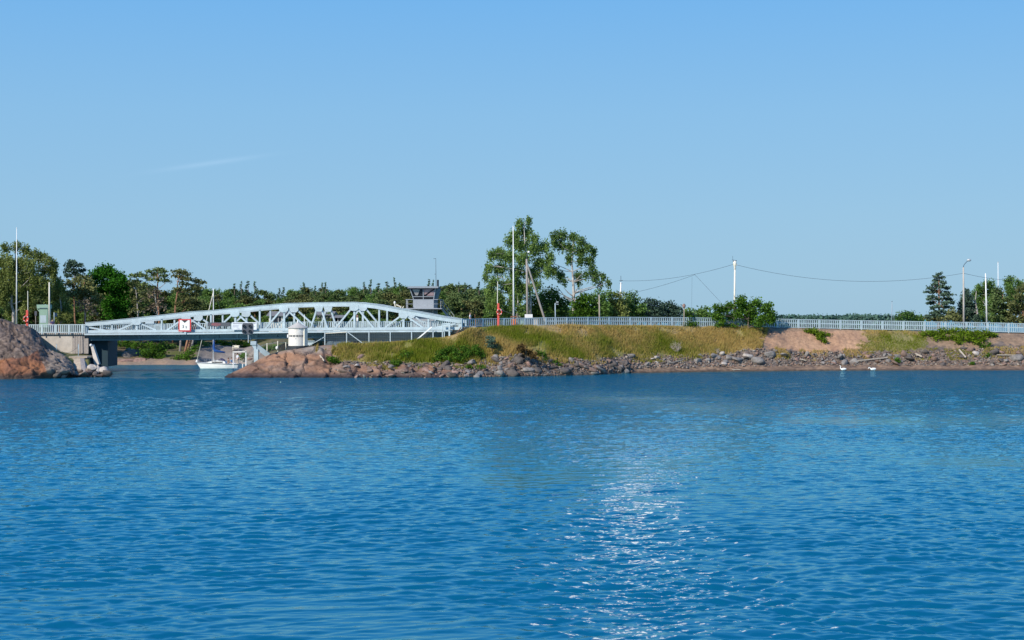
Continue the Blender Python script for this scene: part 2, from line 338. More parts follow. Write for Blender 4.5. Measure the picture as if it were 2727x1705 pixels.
    l.new(fr.outputs[0], mxs.inputs[0]); l.new(df.outputs[0], mxs.inputs[1]); l.new(gs.outputs[0], mxs.inputs[2]); l.new(mxs.outputs[0], n['Material Output'].inputs[0])
    at = n.new('ShaderNodeAttribute'); at.attribute_name = 'amp'; geo = n.new('ShaderNodeNewGeometry')
    mp = n.new('ShaderNodeMapping'); mp.inputs['Scale'].default_value = (1.0, 1.5, 1.0); l.new(geo.outputs['Position'], mp.inputs[0])
    prev = None
    for scl, dist in ((1.3, 0.16), (3.6, 0.07)):
        nz = n.new('ShaderNodeTexNoise'); nz.inputs['Scale'].default_value = scl; nz.inputs['Detail'].default_value = 3; l.new(mp.outputs[0], nz.inputs['Vector'])
        bn = n.new('ShaderNodeBump'); bn.inputs['Distance'].default_value = dist * 2.2; l.new(nz.outputs[0], bn.inputs['Height']); l.new(at.outputs['Fac'], bn.inputs['Strength'])
        if prev: l.new(prev.outputs[0], bn.inputs['Normal'])
        prev = bn
    for q in (df, gs, fr): l.new(prev.outputs[0], q.inputs['Normal'])
    o = obj_np('water', me, m); tag(o, kind='structure')
    # calm sheet that carries the sea on behind and beside the surveyed part
    mb = MB(); mb.add([(-9000, -9000, -0.35), (9000, -9000, -0.35), (9000, 12000, -0.35), (-9000, 12000, -0.35)], [(0, 1, 2, 3)])
    o2 = mb.build('water', m); tag(o2, kind='structure')
    me2 = o2.data; a2 = me2.attributes.new('amp', 'FLOAT', 'POINT'); a2.data.foreach_set('value', [0.7] * 4)
water()
# ------------------------------------------------------------------ terrain lofts
def catmull(xs, ys, x):
    """monotone-ish smooth interpolation of each column of ys"""
    xs = np.asarray(xs, float); ys = np.asarray(ys, float); x = np.asarray(x, float)
    i = np.clip(np.searchsorted(xs, x) - 1, 0, len(xs) - 2); h = xs[i + 1] - xs[i]; t = ((x - xs[i]) / h)
    d = np.diff(ys, axis=0) / np.diff(xs)[:, None]
    m = np.zeros_like(ys); m[0] = d[0]; m[-1] = d[-1]
    same = (d[:-1] * d[1:]) > 0; m[1:-1] = np.where(same, 2 * d[:-1] * d[1:] / (d[:-1] + d[1:] + 1e-12), 0)
    t = t[:, None]; h = h[:, None]
    return ys[i] * (2 * t ** 3 - 3 * t ** 2 + 1) + ys[i + 1] * (-2 * t ** 3 + 3 * t ** 2) + h * m[i] * (t ** 3 - 2 * t ** 2 + t) + h * m[i + 1] * (t ** 3 - t ** 2)
def loft(secs, nx_px, vsub):
    """secs: (x, [(Y,Z)...]).  Returns px column array, v array, P (nx,nv,3)"""
    xs = [s[0] for s in secs]; A = np.array([[c for p in s[1] for c in p] for s in secs]); K = len(secs[0][1])
    x = np.concatenate([np.linspace(a, b, max(2, int((b - a) / nx_px)), endpoint=False) for a, b in zip(xs[:-1], xs[1:])] + [[xs[-1]]])
    a = catmull(xs, A, x).reshape(len(x), K, 2)
    v = np.concatenate([np.linspace(k, k + 1, vsub[k], endpoint=False) for k in range(K - 1)] + [[K - 1]])
    out = np.zeros((len(x), len(v), 2))
    for c in range(2): out[..., c] = catmull(np.arange(K), a[..., c].T, v).T
    P = np.zeros((len(x), len(v), 3)); P[..., 1] = out[..., 0]; P[..., 2] = out[..., 1]; P[..., 0] = (x[:, None] - CX) * out[..., 0] / F
    return x, v, P
def grid_faces(nx, nv):
    idx = np.arange(nx * nv).reshape(nx, nv)
    return np.stack([idx[:-1, :-1], idx[1:, :-1], idx[1:, 1:], idx[:-1, 1:]], -1).reshape(-1, 4)
def Yw(y): return H * F / (y - HY)
def sec(x, yw, pts, back):
    """front: under water, waterline, three px points, crest px point; back: (Y,Z)..."""
    w = Yw(yw); return (x, [(w - 5, -1.6), (w, 0.0)] + [(Y, zof(y, Y)) for Y, y in pts] + list(back))
def bk(Yc, yc, land=None):
    z = zof(yc, Yc)
    if land is None: return [(Yc + 1.0, z + 0.02), (Yc + 9, z), (Yc + 12, z - 1), (Yc + 18, -1.5), (Yc + 30, -2.5)]
    return [(Yc + 1.0, z + 0.02), (Yc + 9, z)] + land
PEN = [
 (588, [(161, -1.6), (165.0, -0.5), (166, -.3), (167, -.25), (168, -.25), (169, -.3), (170, -.4), (172, -.8), (174, -1.2), (178, -1.6), (190, -2.5)]),
 sec(604, 1006.2, [(166.2, 1001), (167, 999), (168, 998), (169, 998)], [(170, 0.2), (172, -.4), (174, -1), (178, -1.6), (190, -2.5)]),
 sec(640, 1006.2, [(166.5, 995), (167.5, 987), (168.5, 982), (169.5, 980.5)], [(170.5, .95), (172.5, .2), (174.5, -.7), (178, -1.6), (190, -2.5)]),
 sec(685, 1006.2, [(166.5, 993), (168, 974), (169, 965), (170, 959.5)], [(171, 1.9), (173, 1.3), (175.5, .3), (180, -1.0), (190, -2.0)]),
 sec(714, 1006.2, [(166.5, 991), (168, 970), (169.5, 953), (170.8, 944.5)], [(171.8, 2.55), (174, 2.0), (177, 1.0), (182, 0), (190, -1.5)]),
 sec(740, 1006.2, [(166.4, 989), (168.3, 965), (169.8, 945), (171, 935.5)], [(172, 2.95), (174.5, 2.6), (178, 1.6), (184, .8), (195, .3)]),
 sec(767, 1006.2, [(166.4, 988), (168.3, 963), (169.8, 943), (171, 930.5)], [(172.2, 3.15), (175, 3.0), (179, 2.0), (186, 1.4), (200, 1.2)]),
 sec(828, 1006.2, [(166.8, 985), (168.8, 962), (170.8, 938), (172, 922)], [(173.5, 3.5), (176, 3.3), (180, 2.6), (190, 2.2), (215, 2.4)]),
 sec(878, 1006, [(167, 983), (169, 963), (171.3, 936), (173, 918.5)], [(174.5, 3.7), (177, 3.5), (181, 2.8), (195, 2.6), (225, 2.8)]),
 sec(960, 1006, [(167, 985), (169, 967), (171.5, 940), (173.6, 917)], [(175, 3.7), (178, 3.4), (184, 3.0), (200, 3.0), (230, 3.2)]),
 sec(1060, 1006, [(167, 988), (169.4, 967), (171.8, 938), (174.0, 911)], [(175.5, 4.0), (178, 3.8), (185, 3.5), (200, 3.6), (235, 3.8)]),
 sec(1110, 1006, [(167, 988), (169.4, 969), (171.8, 936), (174, 907)], [(175.5, 4.2), (178, 4.1), (186, 4.0), (200, 4.2), (240, 4.4)]),
 sec(1165, 1006, [(167, 988), (169.5, 970), (171.8, 934), (173.8, 902)], [(175, 4.5), (178, 4.5), (187, 4.6), (200, 4.8), (240, 5)]),
 sec(1215, 1005.5, [(167, 990), (169.5, 972), (171.7, 930), (173.2, 892)], [(174.5, 5.0), (178, 5.4), (188, 5.5), (200, 5.4), (240, 5.2)]),
 sec(1252, 1005, [(167.4, 990), (169.8, 971), (172, 925), (173.8, 877)], [(175, 5.6), (180, 5.7), (190, 5.7), (200, 5.5), (240, 5.2)]),
 sec(1300, 1003.8, [(169.8, 985), (171.4, 958), (174.2, 905), (176.5, 871.5)], [(177.5, 5.85), (185, 5.85), (192, 5.8), (202, 5.5), (240, 5.3)]),
 sec(1352, 1003, [(170.2, 980), (171.8, 948), (175.2, 900), (178.2, 869.5)], [(179.3, 5.95), (188, 5.95), (194, 5.8), (204, 5.5), (240, 5.2)]),
 sec(1416, 1002, [(171.3, 978), (173, 950), (177, 903), (180, 868.5)], [(181, 5.98), (190, 5.95), (196, 5.8), (206, 5.3), (240, 5)]),
 sec(1500, 1000, [(173, 980), (175, 958), (178.5, 908), (182, 867.5)], [(183, 6.0), (192, 6.0), (198, 5.8), (208, 5.2), (240, 4.8)]),
 sec(1580, 998, [(175.2, 980), (177.4, 957), (181, 908), (184.8, 868)], [(185.8, 6.0), (194, 6.0), (200, 5.8), (210, 5), (240, 4.5)]),
 sec(1650, 994.5, [(179.2, 976), (181.5, 950), (184.5, 906), (187.3, 868.5)], [(188.3, 5.95), (196.5, 5.95), (202, 5.6), (211, 4.6), (235, 3.5)]),
 sec(1775, 992, [(183, 977), (185.7, 948), (188, 906), (190.4, 869.5)], [(191.4, 5.88), (199.5, 5.9), (205, 5), (213, 3), (230, -1)]),
 sec(1900, 990, [(185.8, 975), (188.2, 943), (190.6, 908), (193, 871.5)], [(194, 5.75), (202, 5.75), (206, 4.5), (212, 1), (228, -1.6)]),
 sec(2040, 988.8, [(188.2, 972), (190.3, 932), (192.5, 903), (195.3, 874)], [(196.3, 5.62), (204, 5.6), (207, 4), (212, -.5), (228, -1.8)]),
 sec(2150, 987.5, [(190, 971), (192.3, 942), (194.6, 908), (196.8, 876)], [(197.8, 5.5), (205, 5.5), (208, 4), (213, -.5), (228, -1.8)]),
 sec(2330, 986.8, [(191.5, 970), (193.8, 937), (195.8, 904), (198.0, 880.5)], [(199, 5.2), (206, 5.2), (209.5, 4), (216, 1), (230, -1.0)]),
 sec(2500, 986.5, [(191.7, 970), (194.2, 936), (196.3, 905), (198.8, 884)], [(199.8, 5.05), (206.5, 5.05), (212, 4.4), (222, 4), (245, 3.5)]),
 sec(2727, 986.5, [(192, 968), (194.8, 930), (197.2, 905), (199.8, 889.5)], [(200.8, 4.75), (207.5, 4.8), (213, 4.4), (225, 4), (250, 3.5)]),
 sec(3100, 986.5, [(192.5, 966), (196, 930), (199, 910), (202, 899)], [(203, 4.2), (210, 4.3), (216, 4.2), (228, 4), (255, 3.5)]),
 sec(3600, 986.5, [(193, 966), (197, 935), (201, 918), (204, 909)], [(205, 3.7), (212, 3.8), (220, 4), (232, 4), (260, 3.5)])]
px, pv, PP = loft(PEN, 2.6, [6, 16, 16, 16, 16, 4, 8, 6, 8, 6])
def sstep(x, a, b): t = np.clip((x - a) / (b - a), 0, 1); return t * t * (3 - 2 * t)
XX = np.repeat(px[:, None], len(pv), 1); VV = np.repeat(pv[None, :], len(px), 0)
YPX = HY + (H - PP[..., 2]) * F / PP[..., 1]             # row of each surface point in the survey photograph
bedrock = (1 - sstep(XX, 880, 935)) * 1.0
lowrock = sstep(XX, 880, 940) * (1 - sstep(XX, 1180, 1250)) * (1 - sstep(VV, 2.6, 2.95))
bed = np.clip(bedrock + lowrock, 0, 1)
n_b = fbm(PP * np.array([0.35, 0.35, 0.6]), 4, 11); n_s = fbm(PP * 1.7, 4, 12)
sk = PP @ np.array([[0.8, 0.1, 0.45], [0.2, 1.0, 0.1], [-0.5, 0.2, 0.9]]) * np.array([0.20, 0.30, 0.50])
wd1, wd2, wid = worley(sk + 0.25 * n_b[..., None], 5); crack = np.clip(1 - (wd2 - wd1) / 0.09, 0, 1)
lg = (PP @ np.array([0.45, 0.45, -1.0])) / 1.5 + 0.6 * n_b; ledge = lg - np.floor(lg); lg2 = (PP @ np.array([1.0, 0.5, 0.6])) / 3.6 + 0.9 * n_b; ledge2 = lg2 - np.floor(lg2)
live = sstep(VV, 0.6, 1.6) * (1 - sstep(VV, 4.7, 5.0) * (1 - bed))
disp = -0.10 * bed + bed * (0.40 * n_b + 0.09 * n_s + 0.30 * (ledge - .5) + 0.28 * (ledge2 - .5) + 0.20 * (wid - 0.5) * sstep(VV, 1.0, 2.2) - 0.16 * crack) * (1 - 0.75 * sstep(VV, 4.3, 5.0) * (1 - sstep(VV, 7, 8)))
disp += (1 - bed) * (0.28 * n_b + 0.10 * n_s) * live
PP[..., 2] += disp * np.clip(sstep(VV, 0.3, 1.2), 0, 1)
PP[..., 1] -= disp * 0.4 * sstep(VV, 0.8, 1.6)
# ground colours (material zones only)
def c3(*c): return np.array(c)[None, None, :]
def mixc(a, b, t): return a * (1 - t[..., None]) + b * t[..., None]
gn = fbm(PP * np.array([0.10, 0.22, 0.3]), 4, 31); gn2 = fbm(PP * 0.5, 3, 33); gn3 = fbm(PP * 2.2, 3, 35)
dryness = np.clip(0.42 + 1.0 * gn + 0.5 * gn2 + 0.15 * gn3 + 0.32 * sstep(VV, 3.5, 4.9) + 0.15 * sstep(XX, 1650, 1800), 0, 1)
grass_c = mixc(c3(0.15, 0.165, 0.035), c3(0.33, 0.235, 0.11), dryness)
rock_c = mixc(c3(0.15, 0.092, 0.068), c3(0.30, 0.165, 0.10), np.clip(0.5 + 1.3 * fbm(PP * 0.42, 4, 51), 0, 1))
rock_c = mixc(rock_c, c3(0.27, 0.225, 0.19), np.clip(sstep(PP[..., 2], 1.8, 3.4) * 0.8 + 1.1 * gn2, 0, 1))
rock_c = mixc(rock_c, c3(0.035, 0.03, 0.03), np.clip(crack * 0.8, 0, 1))
rock_c = mixc(rock_c, c3(0.07, 0.05, 0.048), 1 - sstep(PP[..., 2] + 0.25 * gn2, 0.15, 0.85))
stone_c = mixc(c3(0.10, 0.085, 0.078), c3(0.22, 0.165, 0.13), np.clip(0.5 + 1.2 * gn3, 0, 1))
sand_c = mixc(c3(0.29, 0.17, 0.11), c3(0.44, 0.265, 0.16), np.clip(0.5 + gn2, 0, 1))
soil_c = mixc(c3(0.21, 0.145, 0.095), c3(0.30, 0.20, 0.13), np.clip(0.5 + gn3, 0, 1))
def edge(pts): return np.interp(XX, [p[0] for p in pts], [p[1] for p in pts])
wob = 9.0 * gn3 + 7.0 * gn2
gl = edge([(878, 930), (900, 962), (1009, 962), (1064, 968), (1159, 969), (1222, 972), (1270, 968), (1300, 952), (1352, 947), (1416, 950), (1493, 960), (1545, 960), (1648, 953), (1700, 946), (1810, 946), (1933, 941), (2028, 928), (2045, 880), (2060, 860), (3600, 860)]) + wob
grass = sstep(gl - YPX, -3, 3) * sstep(XX + 60 * gn2 + 50 * gn3, 868, 900) * (1 - sstep(XX + 80 * gn2 + 60 * gn3, 2020, 2060))
sandm = sstep(XX + 80 * gn2 + 60 * gn3, 2020, 2060) * (1 - sstep(XX, 2300, 2330)) * sstep(edge([(2020, 925), (2090, 930), (2160, 938), (2250, 938), (2310, 925), (2330, 915)]) + wob - YPX, -3, 3)
g2 = sstep(XX + 40 * gn2 + 30 * gn3, 2290, 2330) * (1 - sstep(XX + 60 * gn2, 2430, 2490)) * sstep(932 + wob - YPX, -4, 4)
soil = sstep(XX + 60 * gn2, 2430, 2490) * sstep(edge([(2430, 925), (2500, 920), (2600, 932), (2660, 905), (2727, 925), (3600, 930)]) + wob - YPX, -3, 3)
topband = sstep(VV, 4.55, 4.8) * sstep(XX, 2040, 2080)
base = mixc(rock_c, stone_c, 1 - bed)
base = mixc(base, grass_c, grass); base = mixc(base, sand_c, sandm); base = mixc(base, soil_c, np.clip(soil + topband, 0, 1)); base = mixc(base, mixc(grass_c, c3(0.24, 0.19, 0.09), 0 * g2 + .5), g2)
beach = (1 - bed) * sstep(XX, 1640, 1700) * (1 - sstep(VV, 1.75, 2.0)) * sstep(VV, 0.9, 1.05)
base = mixc(base, mixc(c3(0.30, 0.20, 0.13), c3(0.13, 0.09, 0.065), np.clip(0.5 + gn3 * 1.2, 0, 1)), beach)
wet = (1 - sstep(PP[..., 2], 0.05, 0.28)); base = mixc(base, base * 0.35, wet * 0.8)
base = mixc(base, c3(0.09, 0.11, 0.04) + 0 * base, sstep(VV, 5.9, 6.6) * 0.8)
me = np_mesh('bank', PP.reshape(-1, 3), grid_faces(len(px), len(pv)), True, None, base.reshape(-1, 3))
tag(obj_np('ground', me, M['bedrock']), kind='structure')
# road surface on the causeway
def row_at(x, Yq):
    i = int(np.clip(np.searchsorted(px, x), 1, len(px) - 1)); col = PP[i]; j = int(np.argmin(np.abs(col[:, 1] - Yq) + (col[:, 2] < -0.5) * 50)); return Vector(col[j])
fx = [1228, 1252, 1300, 1352, 1416, 1500, 1580, 1650, 1775, 1900, 2040, 2150, 2330, 2500, 2727, 3100, 3500]
crY = [173.3, 174.6, 177.3, 179, 180.8, 182.8, 185.6, 188.1, 191.2, 193.8, 196.1, 197.6, 198.8, 199.6, 200.6, 202.8, 205]
crY_f = lambda x: float(np.interp(x, fx, crY))
footy = [(1228, 871.5), (1300, 869.5), (1400, 868), (1480, 866.5), (1600, 868), (1820, 869.5), (2080, 872.5), (2280, 877), (2500, 881), (2650, 884.5), (2727, 886.5), (3100, 896), (3500, 905)]
topy = [(1228, 850.5), (1300, 849), (1400, 847.5), (1480, 846), (1600, 845), (1820, 846), (2080, 850), (2280, 854), (2500, 857.5), (2650, 860), (2727, 862.5), (3100, 871), (3500, 880)]
ip = lambda t, x: float(np.interp(x, [p[0] for p in t], [p[1] for p in t]))
rv = []; xs_ = np.arange(1235, 3500, 15)
for x in xs_:
    Y0 = crY_f(x); p = W(x, ip(footy, x), Y0); rv += [p + Vector((0, 0.25, 0.03)), Vector(((x - CX) * (Y0 + 7.2) / F, Y0 + 7.2, p.z + 0.03))]
mb = MB(); mb.add(rv, [(2 * i, 2 * i + 2, 2 * i + 3, 2 * i + 1) for i in range(len(xs_) - 1)]); tag(mb.build('road', M['asphalt']), kind='structure')
# far land behind the bridge
def fs(x, yw, s=1.0, top=None): w = Yw(yw); return (x, [(w - 8, -1.6), (w, 0), (w + 3, 0.7 * s), (w + 11, 2.0 * s), (w + 30, 3.0), (w + 70, 4.5), (w + 150, 7), (w + 330, 9)])
FAR = [fs(-1400, 972), fs(-400, 972), fs(240, 973), fs(300, 972.5), fs(420, 972), fs(520, 972), fs(545, 970, 1.25), fs(600, 969, 1.35), fs(650, 970, 1.1), fs(700, 985), fs(760, 995), fs(900, 998), fs(1450, 998), (1600, [(165, -1.6), (174, -1), (178, -.5), (186, 0), (204, 2.5), (245, 3.5), (325, 4), (500, 4)]), (1760, [(165, -1.6), (174, -1.5), (178, -1.5), (186, -1.5), (204, -1.2), (245, -1.2), (325, -1.2), (500, -1.2)])]
fxx, fv, FP = loft(FAR, 4, [4, 8, 12, 10, 8, 6, 6])
nb = fbm(FP * 0.3, 4, 61); FP[..., 2] += nb * 0.35 * sstep(np.repeat(fv[None], len(fxx), 0), .6, 1.5)
FX = np.repeat(fxx[:, None], len(fv), 1); FVv = np.repeat(fv[None], len(fxx), 0)
FP[..., 2] -= 3.0 * sstep(FX, 760, 900) * (FP[..., 1] < 245)
rk = np.clip(0.5 + 1.6 * fbm(FP * 0.5, 3, 63), 0, 1)
fc = mixc(c3(0.11, 0.125, 0.035), c3(0.16, 0.12, 0.07), rk)
shorec = mixc(c3(0.36, 0.25, 0.17), c3(0.24, 0.19, 0.15), rk); fc = mixc(fc, shorec, 1 - sstep(FVv, 2.0, 2.2))
bare = sstep(FX, 515, 540) * (1 - sstep(FX, 690, 720)) * (1 - sstep(FVv, 3.2, 3.6)); fc = mixc(fc, mixc(c3(0.29, 0.25, 0.215), c3(0.21, 0.18, 0.155), rk), bare)
tag(obj_np('ground', np_mesh('far_bank', FP.reshape(-1, 3), grid_faces(len(fxx), len(fv)), True, None, fc.reshape(-1, 3)), M['terrain']), kind='structure')
# left headland
def hs_(x, yw, pts, back): w = Yw(yw); return (x, [(w - 5, -1.6), (w, 0)] + [(Y, zof(y, Y)) for Y, y in pts] + back)
HEAD = [
 hs_(-900, 1010, [(162.5, 975), (164.5, 930), (167, 870), (170, 800), (174, 730)], [(180, 12.5), (190, 12), (215, 8)]),
 hs_(-300, 1010, [(162.2, 978), (164, 940), (166, 893), (169, 845), (173, 806)], [(178, 8.6), (188, 7.5), (213, 5)]),
 hs_(0, 1010, [(162, 982), (163.5, 950), (165.3, 912), (168, 870), (171, 846.5)], [(175, 6.7), (184, 5.6), (213, 3.5)]),
 hs_(19, 1009.8, [(162, 983), (163.5, 952), (165.3, 915), (168, 876), (171, 852)], [(175, 6.4), (184, 5.4), (213, 3.5)]),
 hs_(48, 1009.4, [(162.2, 985), (163.7, 956), (165.5, 922), (168, 885), (171.3, 862.5)], [(175, 6.0), (184, 5.2), (213, 3.5)]),
 hs_(78, 1009, [(162.4, 987), (163.9, 962), (165.7, 930), (168.3, 893), (172, 868)], [(175.5, 5.7), (181.5, 5.1), (213, 3.5)]),
 hs_(95, 1008.6, [(162.6, 988), (164.2, 965), (166, 935), (168.8, 901), (172.5, 878.5)], [(175.5, 5.3), (181.2, 5.0), (213, 3.5)]),
 hs_(107, 1008.3, [(162.8, 989), (164.5, 967), (166.3, 938), (169, 908), (172.5, 890)], [(174.5, 4.9), (180.5, 4.8), (213, 3.5)]),
 hs_(116, 1008, [(163, 990), (164.7, 969), (166.5, 944), (168.8, 921), (171.5, 909)], [(173.5, 3.7), (179, 3.2), (213, 3)]),
 hs_(126, 1007.8, [(163.2, 990), (164.9, 970), (166.8, 949), (168.6, 932), (170.5, 923)], [(172.5, 3.2), (179, 3.0), (213, 3)]),
 hs_(145, 1007.4, [(163.6, 991), (165, 975), (166.5, 958), (168.2, 943), (170, 934)], [(172.5, 2.8), (179, 2.9), (213, 2.5)]),
 hs_(168, 1006.6, [(164, 992), (165.2, 979), (166.6, 965), (168, 952), (169.8, 943)], [(172.5, 2.55), (179, 2.7), (213, 2.5)]),
 hs_(190, 1005.5, [(165, 995), (166, 986), (167, 978), (168, 970), (169.5, 963)], [(171.2, 2.2), (179, 2.5), (213, 2.5)]),
 hs_(204, 1004.8, [(166.2, 1001), (167, 999), (168, 996), (169, 993), (170.3, 988)], [(171.0, 2.1), (179, 2.4), (213, 2.5)]),
 hs_(236, 1004.5, [(166.6, 995), (167.3, 990), (168.2, 987), (169.2, 985), (170.2, 983)], [(171.2, 2.0), (179, 2.3), (213, 2.5)]),
 hs_(244, 1004.5, [(166.6, 995), (167.3, 989), (168.2, 985), (169.2, 984), (171, 983)], [(174, 0.9), (181, 0.8), (213, 0)]),
 hs_(272, 1004.5, [(166.6, 996), (167.3, 990), (168.2, 986), (169.2, 985), (171, 984)], [(174, 0.8), (181, 0.6), (200, -1.5)]),
 (286, [(162, -1.6), (166.5, -.4), (167, 0), (168, .2), (169, .3), (170, .2), (171, 0), (174, -.6), (181, -1.2), (200, -2)]),
 (294, [(162, -1.8), (166.5, -.9), (167, -.9), (168, -.9), (169, -.9), (170, -.9), (171, -1), (174, -1.2), (181, -1.6), (200, -2)])]
hx, hv, HP = loft(HEAD, 2.4, [5, 14, 14, 14, 14, 12, 5, 5, 5])
HXX = np.repeat(hx[:, None], len(hv), 1); HV = np.repeat(hv[None], len(hx), 0); HYP = HY + (H - HP[..., 2]) * F / HP[..., 1]
hb = fbm(HP * 0.4, 4, 71); h2 = fbm(HP * 1.6, 4, 72); h3 = fbm(HP * 4.5, 3, 74)
w1, w2, wi = worley((HP @ np.array([[0.85, 0.1, 0.4], [0.1, 1, 0.1], [-0.45, 0.1, 0.9]])) * np.array([0.35, 0.45, 0.5]) + 0.3 * hb[..., None], 8)
ck = np.clip(1 - (w2 - w1) / 0.08, 0, 1); lh_ = (HP @ np.array([0.75, 0.3, 0.95])) / 1.5 + 1.0 * hb; ledh = lh_ - np.floor(lh_); lk_ = (HP @ np.array([-0.5, 0.3, 1.1])) / 0.8 + 1.0 * hb; ledk = lk_ - np.floor(lk_); amp = sstep(HV, .5, 1.3) * (1 - sstep(HV, 5.6, 6.3)) * 0.9 + 0.0
rough_r = sstep(HXX, 120, 150) * (1 - sstep(HV, 5, 6))
dd = -0.12 + amp * (0.30 * hb + 0.16 * h2 + 0.07 * h3 + 0.24 * (ledh - .5) + (0.12 + .15 * rough_r) * (ledk - .5) + (0.22 + 0.5 * rough_r) * (wi - 0.5) - 0.2 * ck)
HP[..., 2] += dd; HP[..., 1] -= dd * 0.8
ol = np.interp(HXX, [-900, 0, 60, 80, 100, 112, 125, 140], [960, 955, 950, 940, 930, 960, 990, 1005]) + 8 * hb + 3 * h2
orange = sstep(HYP - ol, -2, 3) * (1 - sstep(HXX + 8 * h2, 122, 132)) * (HV < 5)
lich = mixc(c3(0.082, 0.060, 0.049), c3(0.235, 0.175, 0.14), np.clip(0.45 + 0.6 * h2 + 1.2 * h3, 0, 1))
hc = mixc(lich, mixc(c3(0.32, 0.135, 0.058), c3(0.20, 0.09, 0.055), np.clip(0.5 + 1.2 * hb, 0, 1)), orange)
greyr = sstep(HXX, 118, 135); hc = mixc(hc, mixc(c3(0.17, 0.14, 0.118), c3(0.27, 0.22, 0.18), np.clip(.5 + h2, 0, 1)), greyr * (1 - orange))
hc = mixc(hc, c3(0.05, 0.04, 0.038), np.clip(ck * 0.7, 0, 1)); hc = mixc(hc, c3(0.06, 0.042, 0.036), 1 - sstep(HP[..., 2] + .3 * h2, 0.2, 0.75))
hc = mixc(hc, mixc(c3(0.09, 0.12, 0.03), c3(0.17, 0.15, 0.06), np.clip(.5 + h2, 0, 1)), sstep(HV, 5.7, 6.2) * (HXX < 240))
tag(obj_np('ground', np_mesh('headland', HP.reshape(-1, 3), grid_faces(len(hx), len(hv)), True, None, hc.reshape(-1, 3)), M['bedrock']), kind='structure')
# distant shores beyond the causeway
def shore_strip(x0, x1, Y, zmax):
    xs = np.linspace((x0 - CX) * Y / F, (x1 - CX) * Y / F, 60); v = np.linspace(0, 1, 8); P = np.zeros((60, 8, 3))
    P[..., 0] = xs[:, None]; P[..., 1] = Y + v[None] * 130; P[..., 2] = -0.6 + np.sin(v * math.pi)[None] * zmax * np.sin(np.linspace(0.05, math.pi - 0.05, 60))[:, None] ** 0.4
    P[..., 2] += fbm(P * 0.03, 3, 81) * 0.5
    tag(obj_np('ground', np_mesh('far_shore', P.reshape(-1, 3), grid_faces(60, 8), True, None, np.tile([0.05, 0.07, 0.03], (480, 1))), M['terrain']), kind='structure')
shore_strip(1600, 2700, 900, 2.0); shore_strip(2230, 3300, 420, 1.6)
# ------------------------------------------------------------------ the swing bridge
bA = Vector(((229 - CX) * 181.5 / F, 181.5, 0)); bB = Vector(((1228 - CX) * 174.6 / F, 174.6, 0))
bd = (bB - bA).normalized(); bn_ = Vector((-bd.y, bd.x, 0)); bL = (bB - bA).length; brot = math.atan2(bd.y, bd.x)
def bt(x): k = (x - CX) / F; return (k * bA.y - bA.x) / (bd.x - k * bd.y)
def BP(x, y, w=0.0):            # point on the plane of the near truss, then moved w back along the bridge's normal
    t = bt(x); p = bA + bd * t; p.z = zof(y, p.y); return p + bn_ * w
yF = lambda x: float(np.interp(x, [60, 229, 480, 640, 800, 1000, 1190, 1300], [891.5, 890.5, 889, 886.7, 884.2, 883, 882, 881.5]))
chord = [(229, 859.5), (294, 854), (398, 843), (508, 830.6), (571, 826.5), (679, 816), (761, 808.5), (846, 806), (948, 805), (1000, 811.5), (1034, 818), (1103, 830), (1166, 842), (1228, 851.5)]
chy = lambda x: float(np.interp(x, [c[0] for c in chord], [c[1] for c in chord]))
bridge = thing('swing_bridge', 'pale blue-grey steel truss swing bridge spanning the channel between the rock and the grassy bank', 'bridge', tuple(BP(850, 905, 2)))
TW = 4.3
nodes = [365, 497, 627, 757, 850, 944, 1075]; lows = [299, 431, 562, 692, 823, 877, 1010, 1141]
